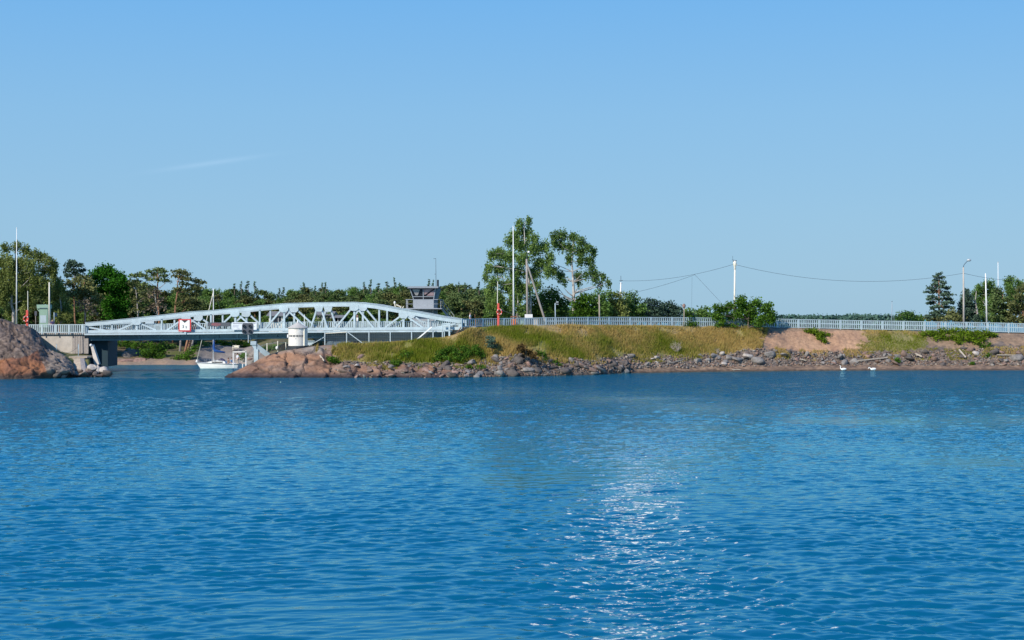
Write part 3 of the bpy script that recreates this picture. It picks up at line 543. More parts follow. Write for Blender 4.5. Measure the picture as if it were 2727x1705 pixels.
def truss(w):
    pb = []
    mb = MB()
    for (x0, y0), (x1, y1) in zip(chord[:-1], chord[1:]): mb.bar(BP(x0, y0 + 5.6, w), BP(x1, y1 + 5.6, w), 0.42, 0.46, bn_)
    mb.build('top_chord', M['bridge'], bridge)
    mb = MB()
    for (x0, y0), (x1, y1) in zip(chord[:-1], chord[1:]): mb.bar(BP(x0, y0 - 0.2, w), BP(x1, y1 - 0.2, w), 0.55, 0.05, bn_)
    mb.build('cover_plate', M['bridge'], bridge)
    mb = MB(); xs = [229, 480, 640, 800, 1000, 1228]
    for x0, x1 in zip(xs[:-1], xs[1:]): mb.bar(BP(x0, yF(x0) - 7.0, w), BP(x1, yF(x1) - 7.0, w), 0.35, 0.36, bn_)
    mb.build('bottom_chord', M['bridge'], bridge)
    def member(nm, x0, y0, x1, y1, wd=0.20, th=0.24, dw=0.0):
        MB().bar(BP(x0, y0, w + dw), BP(x1, y1, w + dw), th, wd, bn_).build(nm, M['bridge'], bridge)
    for i, x in enumerate(nodes):
        yt = chy(x) + 11; gh = min(12, (yF(x) - 14 - yt) * 0.45)
        if x == 850: poly = [(-13, -3), (13, -3), (8, gh + 1), (-8, gh + 1)]
        else: poly = [(-12, -3), (12, -3), (12, gh * .55), (6, gh), (-6, gh), (-12, gh * .55)]
        MB().prism([BP(x + a, yt + b, w - 0.24) for a, b in poly], bn_ * 0.06).build('gusset_plate', M['bridge'], bridge)
        lo = max([l for l in lows if l < x]); hi = min([l for l in lows if l > x]); yb = lambda q: yF(q) - 10
        s = 8 if x != 850 else 6; e = 15 if x != 850 else 5
        member('diagonal', x - s, yt + gh * .5, lo + (e if lo != 877 else 17), yb(lo), 0.2, 0.22)
        member('diagonal', x + s, yt + gh * .5, hi - (e if hi != 823 else 5), yb(hi), 0.2, 0.22)
        if x != 850: member('vertical', x, yt, x, yb(x), 0.24, 0.2)
    for x in lows:
        if x in (823, 877): continue
        member('vertical', x, chy(x) + 9, x, yF(x) - 10, 0.2, 0.18)
    member('diagonal', 238, 872, 284, yF(284) - 9); member('diagonal', 1214, 862, 1157, yF(1157) - 9); member('end_post', 232, 862, 232, yF(232) - 8, 0.32, 0.3); member('end_post', 1224, 856, 1226, yF(1226) - 8, 0.32, 0.3)
truss(0.0); truss(TW)
xs = [229, 355, 480, 640, 800, 1000, 1120, 1206]
mb = MB(); md = MB(); mg = MB(); ml = MB(); mg2 = MB(); ml2 = MB()
for x0, x1 in zip(xs[:-1], xs[1:]):
    mb.bar(BP(x0, yF(x0), -0.45), BP(x1, yF(x1), -0.45), 0.12, 0.21, bn_)
    md.bar(BP(x0, yF(x0) + 0.6, TW / 2), BP(x1, yF(x1) + 0.6, TW / 2), TW + 0.7, 0.12, bn_)
    for (g, l_, w) in ((mg, ml, 0.75), (mg2, ml2, TW - 0.75)):
        g.bar(BP(x0, yF(x0) + 7.5, w), BP(x1, yF(x1) + 7.5, w), 0.06, 0.56, bn_)
        l_.bar(BP(x0, yF(x0) + 15.4, w), BP(x1, yF(x1) + 15.4, w), 0.5, 0.19, bn_)
mb.build('edge_beam', M['bridge'], bridge); md.build('deck', M['deck'], bridge)
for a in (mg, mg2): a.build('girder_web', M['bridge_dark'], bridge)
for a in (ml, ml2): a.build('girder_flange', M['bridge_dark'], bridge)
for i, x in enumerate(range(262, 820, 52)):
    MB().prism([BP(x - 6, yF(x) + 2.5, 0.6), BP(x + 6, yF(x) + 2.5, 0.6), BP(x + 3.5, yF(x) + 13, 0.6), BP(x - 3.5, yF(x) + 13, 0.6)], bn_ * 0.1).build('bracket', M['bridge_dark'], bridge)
def bridge_rail(w, x0, x1, yo=0.0):
    xx = x0
    while xx < x1 - 5:
        e = min(xx + 57, x1); mb = MB(); n = int((e - xx) / 5.0)
        for k in range(n):
            x = xx + (e - xx) * (k + 0.5) / n; mb.bar(BP(x, yF(x) - 26, w), BP(x, yF(x) - 8, w), 0.03, 0.085, bn_)
        mb.build('baluster_panel', M['rail'], bridge)
        MB().bar(BP(xx, yF(xx) - 27, w), BP(xx, yF(xx) - 2, w), 0.07, 0.09, bn_).build('rail_post', M['rail'], bridge)
        xx += 57
    mb = MB(); pts = [x0] + [q for q in (355, 480, 640, 800, 1000, 1120) if x0 < q < x1] + [x1]
    for a, b in zip(pts[:-1], pts[1:]): mb.bar(BP(a, yF(a) - 26.6, w), BP(b, yF(b) - 26.6, w), 0.07, 0.06, bn_)
    mb.build('handrail', M['rail'], bridge)
bridge_rail(0.42, 238, 1215); bridge_rail(TW - 0.42, 238, 1215)
# turning gear and pivot pier under the land end
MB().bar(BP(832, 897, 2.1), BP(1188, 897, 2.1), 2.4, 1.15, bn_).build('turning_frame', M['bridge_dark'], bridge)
pier = thing('pivot_pier', 'dark concrete pivot pier standing under the bridge behind the white hut', 'pier', tuple(BP(900, 925, 2.2)))
MB().lathe(BP(900, 930, 2.2), [(2.2, -1.5), (2.1, 0.9), (1.9, 1.0)], 20).build('pier_shaft', M['greyblue'], pier)
br = thing('steel_bracket', 'pale blue steel support bracket under the bridge just right of the white hut', 'bracket', tuple(BP(826, 918, 0.4)))
MB().prism([BP(819, 908, 0.1), BP(838, 908, 0.1), BP(829, 919.5, 0.1), BP(819, 919.5, 0.1)], bn_ * 0.3).build('bracket_plate', M['bridge'], br)
MB().bar(BP(815, 908.5, 0.2), BP(838, 908.5, 0.2), 0.5, 0.08, bn_).build('bracket_flange', M['bridge'], br)
# abutments
lb = thing('abutment', 'pale concrete abutment with vertical boarding carrying the left end of the bridge', 'abutment', tuple(W(180, 935, 183)))
Yl = lambda x: bA.y - (x - 229) * 0.006 + 0.0
def LW(x, y, w=0.0): p = W(x, y, 181.6 + (229 - x) * 0.012); return p + Vector((0, w, 0))
MB().prism([LW(96, 893), LW(193, 893), LW(193, 945), LW(96, 945)], (0, 5, 0)).build('wall', M['concrete'], lb)
MB().prism([LW(92, 887.5, -0.12), LW(227, 887.5, -0.12), LW(227, 892.6, -0.12), LW(92, 892.6, -0.12)], (0, 5, 0)).build('coping', M['concrete'], lb)
mb = MB(); x = 193.4
for k in range(9): wdt = 3.5; mb.prism([LW(x, 893.0, -0.04 * (k % 2)), LW(x + wdt - .3, 893.0, -0.04 * (k % 2)), LW(x + wdt - .3, 942, -0.04 * (k % 2)), LW(x, 942, -0.04 * (k % 2))], (0, 0.3, 0)); x += wdt
for k in range(3): mb.prism([LW(x, 901.5), LW(x + 3.2, 901.5), LW(x + 3.2, 942), LW(x, 942)], (0, 0.3, 0)); x += 3.5
mb.build('boarding', M['planks'], lb)
MB().prism([LW(193.5, 893.5, 0.32), LW(224, 893.5, 0.32), LW(224, 945, 0.32), LW(193.5, 945, 0.32)], (0, 5, 0)).build('core', M['concrete'], lb)
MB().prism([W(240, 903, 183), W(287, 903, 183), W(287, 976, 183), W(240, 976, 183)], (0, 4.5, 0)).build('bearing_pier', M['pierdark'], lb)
wb = thing('wing_wall', 'leaning grey concrete slab with a round white cap beside the dark left pier', 'wall', tuple(W(250, 975, 173)))
MB().prism([W(241, 920, 174), W(247, 918, 174), W(264, 970, 172.5), W(252, 976, 172.5)], (0, 0.7, 0)).build('slab', M['concrete'], wb)
MB().ell(W(242, 919.5, 173.9), (0.17, 0.17, 0.17)).build('cap', M['white'], wb, True)
cb = thing('concrete_block', 'stained sloping concrete block at the waterline under the left abutment', 'block', tuple(W(208, 998, 168)))
MB().prism([W(186, 955, 171.2), W(213, 954, 171), W(217.5, 996, 168.0), W(200, 1000, 168.0), W(194, 980, 169.5)], (0.05, 1.4, 0)).build('face', M['concrete2'], cb)
MB().prism([W(213.2, 954, 171), W(224, 954, 171.3), W(230.5, 996, 168.2), W(217.7, 996, 168.0)], (0.05, 1.4, 0)).build('side', M['planks'], cb)
MB().prism([W(183, 949.5, 171.4), W(232, 949.5, 171.4), W(232, 953.6, 171.4), W(183, 953.6, 171.4)], (0, 3.5, 0)).build('ledge', M['concrete2'], cb)
rb = thing('abutment', 'pinkish concrete abutment wall under the right end of the bridge, grass at its foot', 'abutment', tuple(BP(1235, 890, 1)))
MB().prism([BP(1203, 873.5, 0.5), BP(1262, 871.8, 0.5), BP(1262, 884, 0.5), BP(1222, 893, 0.5), BP(1206, 888, 0.5)], bn_ * 4).build('wall', M['concrete'], rb)
MB().prism([BP(1200, 871.5, 0.3), BP(1266, 870, 0.3), BP(1266, 873, 0.3), BP(1200, 874.6, 0.3)], bn_ * 4.4).build('coping', M['concrete'], rb)
sf = thing('portal_support', 'pale blue steel portal frame standing under the right end of the bridge', 'frame', tuple(BP(1190, 898, -0.7)))
for x, yt, wd in ((1181.5, 861, .10), (1186.5, 880, .10), (1200, 864, .2)): MB().bar(BP(x, yt, -0.8), BP(x, 902, -0.8), 0.14, wd, bn_).build('post', M['bridge'], sf)
MB().bar(BP(1180, 879.5, -0.8), BP(1202, 879.5, -0.8), 0.14, 0.12, bn_).build('beam', M['bridge'], sf); MB().bar(BP(1180, 863.5, -0.8), BP(1202, 861.5, -0.8), 0.14, 0.16, bn_).build('beam', M['bridge'], sf)
tp = thing('leaning_pole', 'thin dark pole leaning from the grass against the right abutment', 'pole', tuple(BP(1214, 894, -0.6)))
MB().tube([BP(1214.4, 894, -0.6), BP(1225, 876, -0.2), BP(1233, 864, -0.2)], 0.035, 6).build('shaft', M['rust'], tp)
# wire-mesh fence under the land half
def alpha_mesh(name):
    m, n, l = newmat(name); b = n['Principled BSDF']; b.inputs['Base Color'].default_value = (0.2, 0.22, 0.23, 1); b.inputs['Metallic'].default_value = 0.5; return m
M['mesh'] = alpha_mesh('mesh_wire')
fn = thing('mesh_fence', 'grey wire-mesh fence on pale posts with slanting braces below the land half of the bridge', 'fence', tuple(BP(950, 915, -0.9)))
def gy(x): return float(np.interp(x, [700, 767, 828, 878, 960, 1060, 1110, 1165], [950, 930, 921, 919, 917, 911, 907, 902]))
for x in (870, 928, 987, 1043.5, 1100, 1157): MB().bar(BP(x, yF(x) - 1, -0.85), BP(x, gy(x) + 3, -0.85), 0.08, 0.11, bn_).build('post', M['bridge'], fn)
MB().bar(BP(872, 888, -0.9), BP(928, 884.5, -0.9), 0.06, 0.07, bn_).build('rail', M['cream'], fn)
MB().bar(BP(829, 920, -0.9), BP(870, 897, -0.9), 0.06, 0.08, bn_).build('brace', M['bridge'], fn); MB().bar(BP(931, 885, -0.9), BP(972, 915, -0.9), 0.06, 0.08, bn_).build('brace', M['bridge'], fn)
mb = MB()
for k in range(60):
    x = 872 + k * (1155 - 872) / 59; mb.bar(BP(x, 887, -0.83), BP(x, gy(x) + 1, -0.83), 0.012, 0.014, bn_)
for k in range(7):
    for a, b in ((872, 960), (960, 1060), (1060, 1155)):
        ta = 888 + (gy(a) - 888) * k / 6; tb = 888 + (gy(b) - 888) * k / 6; mb.bar(BP(a, ta, -0.83), BP(b, tb, -0.83), 0.012, 0.014, bn_)
mb.build('mesh_panel', M['mesh'], fn)
lf = thing('mesh_fence', 'low wire-mesh fence on pale posts running down the bare rock left of the white hut', 'fence', tuple(W(735, 935, 175)))
for x, yt, yb, Y in ((711, 914, 947, 174.5), (739.5, 908.5, 937, 175), (761, 912, 932, 176)): MB().bar(W(x, yt, Y), W(x, yb, Y), 0.07, 0.1, Vector((0, 1, 0))).build('post', M['cream'], lf)
mb = MB(); mb.bar(W(739.5, 912.5, 175), W(768, 912.5, 176.5), 0.04, 0.05); mb.bar(W(670, 930, 173.5), W(711, 916, 174.5), 0.03, 0.035); mb.bar(W(711, 916, 174.5), W(739.5, 912, 175), 0.03, 0.035); mb.build('rail', M['steel'], lf)
mb = MB()
for k in range(22):
    x = 700 + k * 3.1; mb.bar(W(x, 916 - (x - 700) * .06, 174.8), W(x, 946 - (x - 700) * .22, 174.8), 0.01, 0.011)
mb.build('mesh_panel', M['mesh'], lf)
MB().ell(W(737.5, 927, 174.8), (0.17, 0.15, 0.22)).build('float', M['white'], lf, True)
ba = thing('barrier_pole', 'long white pole slanting up from the grass to the bridge deck', 'pole', tuple(BP(1108, 911, -1.3)))
MB().bar(BP(1107, 912, -1.4), BP(1155.5, 870.5, -1.2), 0.12, 0.15, bn_).build('shaft', M['white'], ba)
bx = thing('sign_board', 'small pale blue board lying low in the grass under the bridge', 'board', tuple(BP(943, 913, -0.5)))
MB().prism([BP(932, 904.5, 1.0), BP(955, 904.5, 1.0), BP(955, 910, 1.0), BP(932, 910, 1.0)], bn_ * 0.08).build('panel', M['rail'], bx); MB().bar(BP(943, 909, 1.05), BP(943, 917, 1.05), 0.06, 0.06).build('post', M['steel'], bx)
# ------------------------------------------------------------------ signs and signals
def text_mesh(body, size, depth=0.01):
    cu = bpy.data.curves.new('txt', 'FONT'); cu.body = body; cu.size = size; cu.extrude = depth; cu.align_x = 'CENTER'; cu.align_y = 'CENTER'
    o = bpy.data.objects.new('txt', cu); COL.objects.link(o); dg = bpy.context.evaluated_depsgraph_get(); dg.update()
    me = bpy.data.meshes.new_from_object(o.evaluated_get(dg)); COL.objects.unlink(o); bpy.data.objects.remove(o); return me
def put_text(body, size, loc, parent, mt, rz=0.0):
    me = text_mesh(body, size); me.materials.clear(); me.materials.append(mt); o = bpy.data.objects.new('lettering', me); link(o, parent)
    o.location = Vector(loc) - parent_origin(parent); o.rotation_euler = (R(90), 0, rz); return o
sg = thing('clearance_sign', 'square white height limit sign with thick red border on the bridge railing', 'sign', tuple(BP(497.5, 866, -0.6)))
def sq(x0, y0, x1, y1, w, d, mt, nm, par): return MB().prism([BP(x0, y0, w), BP(x1, y0, w), BP(x1, y1, w), BP(x0, y1, w)], bn_ * d).build(nm, mt, par)
sq(481, 850, 514, 883, -0.70, 0.05, M['red'], 'border', sg); sq(484.3, 853, 510.7, 879.6, -0.74, 0.03, M['white'], 'panel', sg)
MB().prism([BP(489, 852.8, -0.76), BP(506, 852.8, -0.76), BP(497.5, 860, -0.76)], bn_ * 0.015).build('arrow', M['dark'], sg)
MB().bar(BP(497.5, 880, -0.6), BP(497.5, 891, -0.6), 0.08, 0.3, bn_).build('bracket', M['bridge'], sg)
put_text('3', 0.56, BP(493.5, 870.2, -0.765), sg, M['dark'], brot); put_text('5', 0.40, BP(501.6, 871.6, -0.765), sg, M['dark'], brot)
dk = thing('display_board', 'long dark grey display board with a faded red patch hung on the bridge railing', 'sign', tuple(BP(587, 864, -0.5)))
sq(557, 859, 616, 869.3, -0.55, 0.08, M['boardgrey'], 'panel', dk)
M['redfade'] = mat('faded_red_print', (0.30, 0.075, 0.085), 0.7, 0.2, 2.0, col2=(0.09, 0.075, 0.085), amount=0.6)
MB().prism([BP(567 + 12.5 + 13 * math.cos(a), 864.2 + 4.3 * math.sin(a), -0.56) for a in [k * math.pi / 8 for k in range(16)]], bn_ * 0.008).build('print', M['redfade'], dk)
ws = thing('notice_board', 'wide white notice board with grey lines of small writing behind the signal lights', 'sign', tuple(BP(654, 868, -0.5)))
sq(621, 858.5, 687, 878.5, -0.52, 0.05, M['cloth_white'], 'panel', ws)
M['greytext'] = mat('grey_lettering', (0.33, 0.34, 0.38), 0.8)
rng = random.Random(3)
def words(x0, x1, y, h, w):
    mb = MB(); x = x0
    while x < x1:
        q = w * (0.7 + 0.6 * rng.random()); e = min(x + q, x1); mb.prism([BP(x, y - h / 2, -0.535), BP(e, y - h / 2, -0.535), BP(e, y + h / 2, -0.535), BP(x, y + h / 2, -0.535)], bn_ * 0.01); x = e + 0.35
    mb.build('lettering', M['greytext'], ws)
words(623.5, 684, 861.2, 1.9, 1.2); words(624.5, 639.5, 866.3, 1.1, .9); words(624.5, 639, 870.6, 1.3, .9); words(674, 683, 869.8, 1.0, .9); words(637, 642, 876, 1.1, .9)
sl_ = thing('signal_lights', 'dark grey eight-sided navigation signal board with four unlit round lamps', 'signal', tuple(W(661, 905, 168)))
YS = 168.0; P_ = lambda x, y, d=0.0: W(x, y, YS) + Vector((0, d, 0))
MB().prism([P_(649, 860.5), P_(671, 860.5), P_(674.7, 865), P_(674.7, 886), P_(671, 890.8), P_(649, 890.8), P_(644.5, 886), P_(644.5, 865)], (0, 0.12, 0)).build('board', M['boardgrey'], sl_)
for x in (650.3, 666):
    for y in (869, 882.5):
        c = P_(x, y, -0.02); l_ = MB(); l_.tube([c, c + Vector((0, -0.14, 0))], 0.165, 16, False); l_.tube([c, c + Vector((0, -0.14, 0))], 0.145, 16, False); ob = l_.build('lamp_hood', M['boardgrey'], sl_)
        MB().tube([c + Vector((0, -0.001, 0)), c + Vector((0, -0.03, 0))], 0.14, 16).build('lens', M['glass'], ob)
MB().tube([P_(661, 889, 0.1), P_(661, 913, 0.1)], 0.055, 8).build('post', M['steel'], sl_); MB().tube([P_(663, 891, 0.25), P_(667, 911, 0.4)], 0.03, 6).build('brace', M['steel'], sl_)
gp = thing('steel_column', 'pale blue steel column with square head and slanting strut beside the bare rock', 'column', tuple(W(681, 963, 172.5)))
YC = 172.5; C_ = lambda x, y, d=0.0: W(x, y, YC) + Vector((0, d, 0))
MB().prism([C_(667, 909), C_(682, 909), C_(682, 919), C_(667, 919)], (0, 0.7, 0)).build('head', M['bridge'], gp)
MB().prism([C_(669.5, 919.3, 0.1), C_(682, 919.3, 0.1), C_(682, 930, 0.1), C_(676, 930, 0.1)], (0, 0.5, 0)).build('haunch', M['bridge'], gp)
MB().box((C_(681.3, 945).x, C_(681.3, 945).y + .35, (C_(0, 930).z + C_(0, 990).z) / 2), (0.5, 0.5, C_(0, 930).z - C_(0, 990).z)).build('shaft', M['bridge'], gp)
MB().bar(C_(682, 924, 0.3), C_(712, 948, 0.6), 0.25, 0.5).build('strut', M['bridge'], gp); MB().bar(C_(684, 917.5, 0.25), C_(716, 943, 0.55), 0.3, 0.1).build('strut_flange', M['bridge'], gp)
gt = thing('gate_frame', 'tall white rectangular frame standing in the water beside the moored yacht', 'frame', tuple(W(638, 982, 192)))
G_ = lambda x, y: W(x, y, 192)
MB().bar(G_(621.3, 938), G_(621.3, 984), 0.14, 0.15).build('post', M['white'], gt); MB().bar(G_(655, 934), G_(655, 984), 0.14, 0.17).build('post', M['white'], gt)
MB().bar(G_(619.5, 937.5), G_(657, 937), 0.14, 0.14).build('beam', M['white'], gt); MB().bar(G_(646, 969), G_(646, 982), 0.1, 0.11).build('short_post', M['white'], gt); MB().bar(G_(619, 982.3), G_(648, 982.3), 0.6, 0.08).build('platform', M['white'], gt)
mb = MB(); mb.tube([G_(655, 948), C_(675, 930, 0.2)], 0.02, 6); mb.build('stay', M['steel'], gt)
bnh = thing('bench', 'pale yellow wooden bench on the grey rock above the yacht', 'bench', tuple(W(628.5, 930, 222)))
N_ = lambda x, y: W(x, y, 222)
MB().bar(N_(619.5, 922.5), N_(638, 922.5), 0.08, 0.28).build('backrest', M['cream'], bnh); MB().bar(N_(620, 926.5) + Vector((0, -.3, 0)), N_(637.5, 926.5) + Vector((0, -.3, 0)), 0.4, 0.09).build('seat', M['cream'], bnh)
for x in (621, 635.5): MB().bar(N_(x, 920.5), N_(x, 932.5), 0.4, 0.09).build('leg', M['cream'], bnh)
# ------------------------------------------------------------------ the white round hut
YH = 172.6; HX = W(793, 900, YH).x; zb = zof(921, YH); zt = zof(874.5, YH)
hut = thing('beacon_hut', 'round white weathered beacon hut with conical roof on the bare rock', 'beacon', (HX, YH, zb - 0.4))
hc_ = Vector((HX, YH, zb)); hh = zt - zb; rr = 1.13
wz0 = zof(898, YH - 1) - zb; wz1 = zof(892.3, YH - 1) - zb
MB().lathe(hc_, [(rr, 0), (rr, wz0), (rr - .07, wz0 + .001), (rr - .07, wz1 - .001), (rr, wz1), (rr, hh - .04), (rr - 0.02, hh)], 28).build('wall', M['lh'], hut)
MB().lathe(hc_, [(rr - .06, wz0 + .004), (rr - .06, wz1 - .004)], 28).build('window_band', M['glass'], hut)
mb = MB()
for k in range(26):
    a = -math.pi * 0.93 + k * 0.108 + 0.02 * (k % 3); c = hc_ + Vector((math.cos(a) * (rr - .03), math.sin(a) * (rr - .03), (wz0 + wz1) / 2)); mb.box(c, (0.06, 0.05 + 0.05 * (k % 4 == 0), wz1 - wz0 - .01), a)
mb.build('glazing_bars', M['lhroof'], hut)
MB().lathe(hc_, [(rr + .11, hh), (rr + .12, hh + 0.06), (0.60, hh + 0.42), (0.16, hh + 0.66), (0.10, hh + 0.70)], 28).build('roof', M['lhroof'], hut)
MB().lathe(hc_, [(.09, hh + .68), (.10, hh + .85), (.05, hh + .95), (.02, hh + 1.02)], 12).build('finial', M['white'], hut)
MB().lathe(hc_, [(rr + .13, -0.5), (rr + .13, -.05), (rr - .05, -.001)], 24).build('plinth', M['dark'], hut)
a = -0.50; p = hc_ + Vector((math.cos(a) * (rr - .02), math.sin(a) * (rr - .02), hh / 2 - .01)); MB().box(p, (0.26, 0.62, hh - .06), a).build('door', M['cream'], hut)
MB().box(hc_ + Vector((-rr - .02, -.35, wz0 + .12)), (0.16, 0.2, 0.36)).build('fitting', M['white'], hut)
MB().ell(hc_ + Vector((-0.12, -rr - .02, wz0 - 0.16)), (.06, .05, .06), 8, 6).build('lamp', M['white'], hut, True)
MB().bar(W(810.5, 838, YH + 1.5), W(810.5, 878, YH + 1.5), 0.06, 0.07).build('mast', M['white'], hut)
# ------------------------------------------------------------------ control tower
YT = 187.0; T_ = lambda x, y, d=0.0: W(x, y, YT) + Vector((0, d, 0))
ct = thing('control_tower', 'grey bridge keeper tower with slanting windows, flat roof, balcony and outside stair', 'tower', tuple(T_(1127, 868)))
def frus(a, b, d0a, d0b, depth):   # a,b: bottom/top (x0,x1,y)
    (x0, x1, y0), (X0, X1, y1) = a, b
    v = [T_(x0, y0, d0a), T_(x1, y0, d0a), T_(x1, y0, depth - d0a), T_(x0, y0, depth - d0a), T_(X0, y1, d0b), T_(X1, y1, d0b), T_(X1, y1, depth - d0b), T_(X0, y1, depth - d0b)]
    return v, [(0, 1, 2, 3), (7, 6, 5, 4), (0, 4, 5, 1), (1, 5, 6, 2), (2, 6, 7, 3), (3, 7, 4, 0)]
mb = MB(); mb.add(*frus((1100, 1155, 874), (1100, 1155, 799), 0, 0, 2.8)); mb.build('body', M['grey'], ct)
mb = MB(); mb.add(*frus((1102, 1154, 798.8), (1093.5, 1162, 768.5), 0.05, -0.4, 2.7)); ob = mb.build('window_band', M['glass'], ct)
for a, b in (((1101.5, 798), (1092.5, 769)), ((1127.5, 798), (1127.5, 771)), ((1154.5, 798), (1160, 769))): MB().bar(T_(a[0], a[1], -0.02), T_(b[0], b[1], -0.47), 0.07, 0.12).build('window_frame', M['grey'], ob)
MB().bar(T_(1099, 790.5, -0.16), T_(1156, 790.5, -0.16), 0.06, 0.07).build('window_frame', M['grey'], ob)
M['reflect'] = mat('painted_reflection', (0.34, 0.33, 0.31), 0.5, 0.1, 1.5); M['reflectp'] = mat('painted_pink_reflection', (0.42, 0.29, 0.29), 0.5, 0.1, 1.5)  # window reflections painted as flat patches over the tower glass
MB().prism([T_(1098, 770.5, -0.43), T_(1119, 770.5, -0.43), T_(1113, 787, -0.22), T_(1107, 787, -0.22)], (0, 0.02, 0)).build('reflection_patch', M['reflect'], ct)
MB().prism([T_(1129, 770.5, -0.43), T_(1153, 770.5, -0.43), T_(1131, 786, -0.23)], (0, 0.02, 0)).build('reflection_patch', M['reflectp'], ct)
MB().prism([T_(1147, 779, -0.33), T_(1157, 773, -0.41), T_(1155, 788, -0.21), T_(1136, 788, -0.21)], (0, 0.02, 0)).build('reflection_patch', M['reflectp'], ct)
mb = MB(); mb.add(*frus((1088, 1167, 768), (1087, 1168.5, 763), -0.9, -0.95, 2.8)); mb.build('roof', M['grey'], ct)
MB().bar(T_(1083, 768.3, 1.4), T_(1176, 768.3, 1.6), 2.0, 0.08).build('eaves_beam', M['dark'], ct)
MB().prism([T_(1155.3, 799, 0.02), T_(1163, 799, 0.3), T_(1163, 874, 0.3), T_(1155.3, 874, 0.02)], (0, 2.3, 0)).build('shaded_side', M['greyblue'], ct)  # tower's right side, its shade put into a darker sheet colour
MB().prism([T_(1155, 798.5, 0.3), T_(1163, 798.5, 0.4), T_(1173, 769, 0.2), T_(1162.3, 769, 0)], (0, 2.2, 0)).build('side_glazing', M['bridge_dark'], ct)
MB().bar(T_(1081, 822.5, 0.8), T_(1178, 822.5, 0.8), 4.2, 0.1).build('balcony_floor', M['grey'], ct)
def brail(p0, p1, dz, n, nm='balcony_rail'):
    mb = MB()
    for k in range(3): o_ = Vector((0, 0, dz * (0.02 + 0.49 * k))); mb.bar(p0 + o_, p1 + o_, 0.05, 0.065 if k != 1 else 0.05, (p1 - p0).cross(Vector((0, 0, 1))).normalized())
    for k in range(n + 1): q = p0.lerp(p1, k / n); mb.bar(q, q + Vector((0, 0, dz)), 0.06, 0.06)
    mb.build(nm, M['grey'], ct)
brail(T_(1082, 822, -1.2), T_(1168, 822, -1.2), 1.17, 3); brail(T_(1082, 822, -1.2), T_(1082, 822, 2.6), 1.17, 3); brail(T_(1168, 822, -1.2), T_(1178, 822, 2.4), 1.17, 2)
mb = MB(); s0 = T_(1175, 822, 2.0); s1 = T_(1207, 862, 2.0)
for d_ in (0, 0.9): mb.bar(s0 + Vector((0, d_, 0)), s1 + Vector((0, d_, 0)), 0.06, 0.25)
for k in range(10): q = s0.lerp(s1, (k + .5) / 10); mb.box(q + Vector((0, .45, 0)), (0.26, 0.9, 0.04))
mb.build('stair', M['grey'], ct)
mb = MB()
for o_ in (1.1, 0.55): mb.bar(s0 + Vector((0, 0, o_)), s1 + Vector((0, 0, o_)), 0.05, 0.06)
for k in (0, 1, 2): q = s0.lerp(s1, k / 2); mb.bar(q, q + Vector((0, 0, 1.1)), 0.05, 0.06)
mb.build('stair_rail', M['grey'], ct)
mb = MB(); mb.tube([T_(1160.5, 763, .6), T_(1160, 688, .6)], [.04, .022], 6); mb.tube([T_(1153.5, 689, .6), T_(1160, 688, .6)], .022, 6); mb.tube([T_(1156, 730, .6), T_(1161, 730, .6)], .022, 6); mb.build('antenna', M['wire'], ct)
MB().tube([T_(1165, 764, 1), T_(1165, 745, 1)], .13, 10).build('flue', M['dark'], ct)
mb = MB(); mb.bar(T_(1100, 831, -.05), T_(1150, 831, -.05), 0.1, 0.09); mb.bar(T_(1102, 822, -.5), T_(1102, 831, -.05), 0.07, 0.07); mb.bar(T_(1149.5, 822, -.5), T_(1149.5, 831, -.05), 0.07, 0.07); mb.build('balcony_support', M['greyblue'], ct)
# ------------------------------------------------------------------ fences along the causeway
def fence(name, label, pts, mid_from=1e9, bay=56.0, group=None):
    """pts: function x -> (foot, top) world points; x range"""
    fpt, x0, x1, bal = pts
    f0, t0 = fpt((x0 + x1) / 2); root = thing(name, label, 'fence', tuple(f0), group); x = x0
    while x < x1 - 3:
        e = min(x + bay, x1); n = max(2, int(round((e - x) / bal))); mb = MB(); A0, B0 = fpt(x); A1, B1 = fpt(e); d = (A1 - A0).normalized(); side = Vector((-d.y, d.x, 0)).normalized()
        for k in range(n):
            t = (k + 0.5) / n; a = A0.lerp(A1, t); b = B0.lerp(B1, t); mb.bar(a + Vector((0, 0, .05)), b - Vector((0, 0, .03)), 0.04, 0.12, side)
        mb.build('baluster_panel', M['rail'], root)
        mb = MB(); mb.bar(B0, B1, 0.08, 0.09, side); mb.build('top_rail', M['rail'], root)
        mb = MB(); mb.bar(A0 + Vector((0, 0, .06)), A1 + Vector((0, 0, .06)), 0.06, 0.09, side)
        if e > mid_from: mb.bar(A0.lerp(B0, .56), A1.lerp(B1, .56), 0.06, 0.12, side)
        mb.build('rail', M['rail'], root)
        MB().bar(A0 - Vector((0, 0, .2)), B0 + Vector((0, 0, .06)), 0.1, 0.13, side).build('post', M['rail'], root); x = e
    return root
def cf(x): Y0 = crY_f(x) + 0.1; return W(x, ip(footy, x), Y0), W(x, ip(topy, x), Y0)
fence('railing', 'long pale blue-white railing along the causeway from the bridge to the right edge', (cf, 1230, 2900, 5.2), 1480)
def lfp(x): Y0 = 181.0 + (229 - x) * 0.012; return W(x, 886.5, Y0), W(x, 864.8 - (x - 229) * 0.004, Y0)
fence('railing', 'short pale blue railing on the concrete abutment left of the bridge', (lfp, 40, 228, 5.3), 1e9, 36)
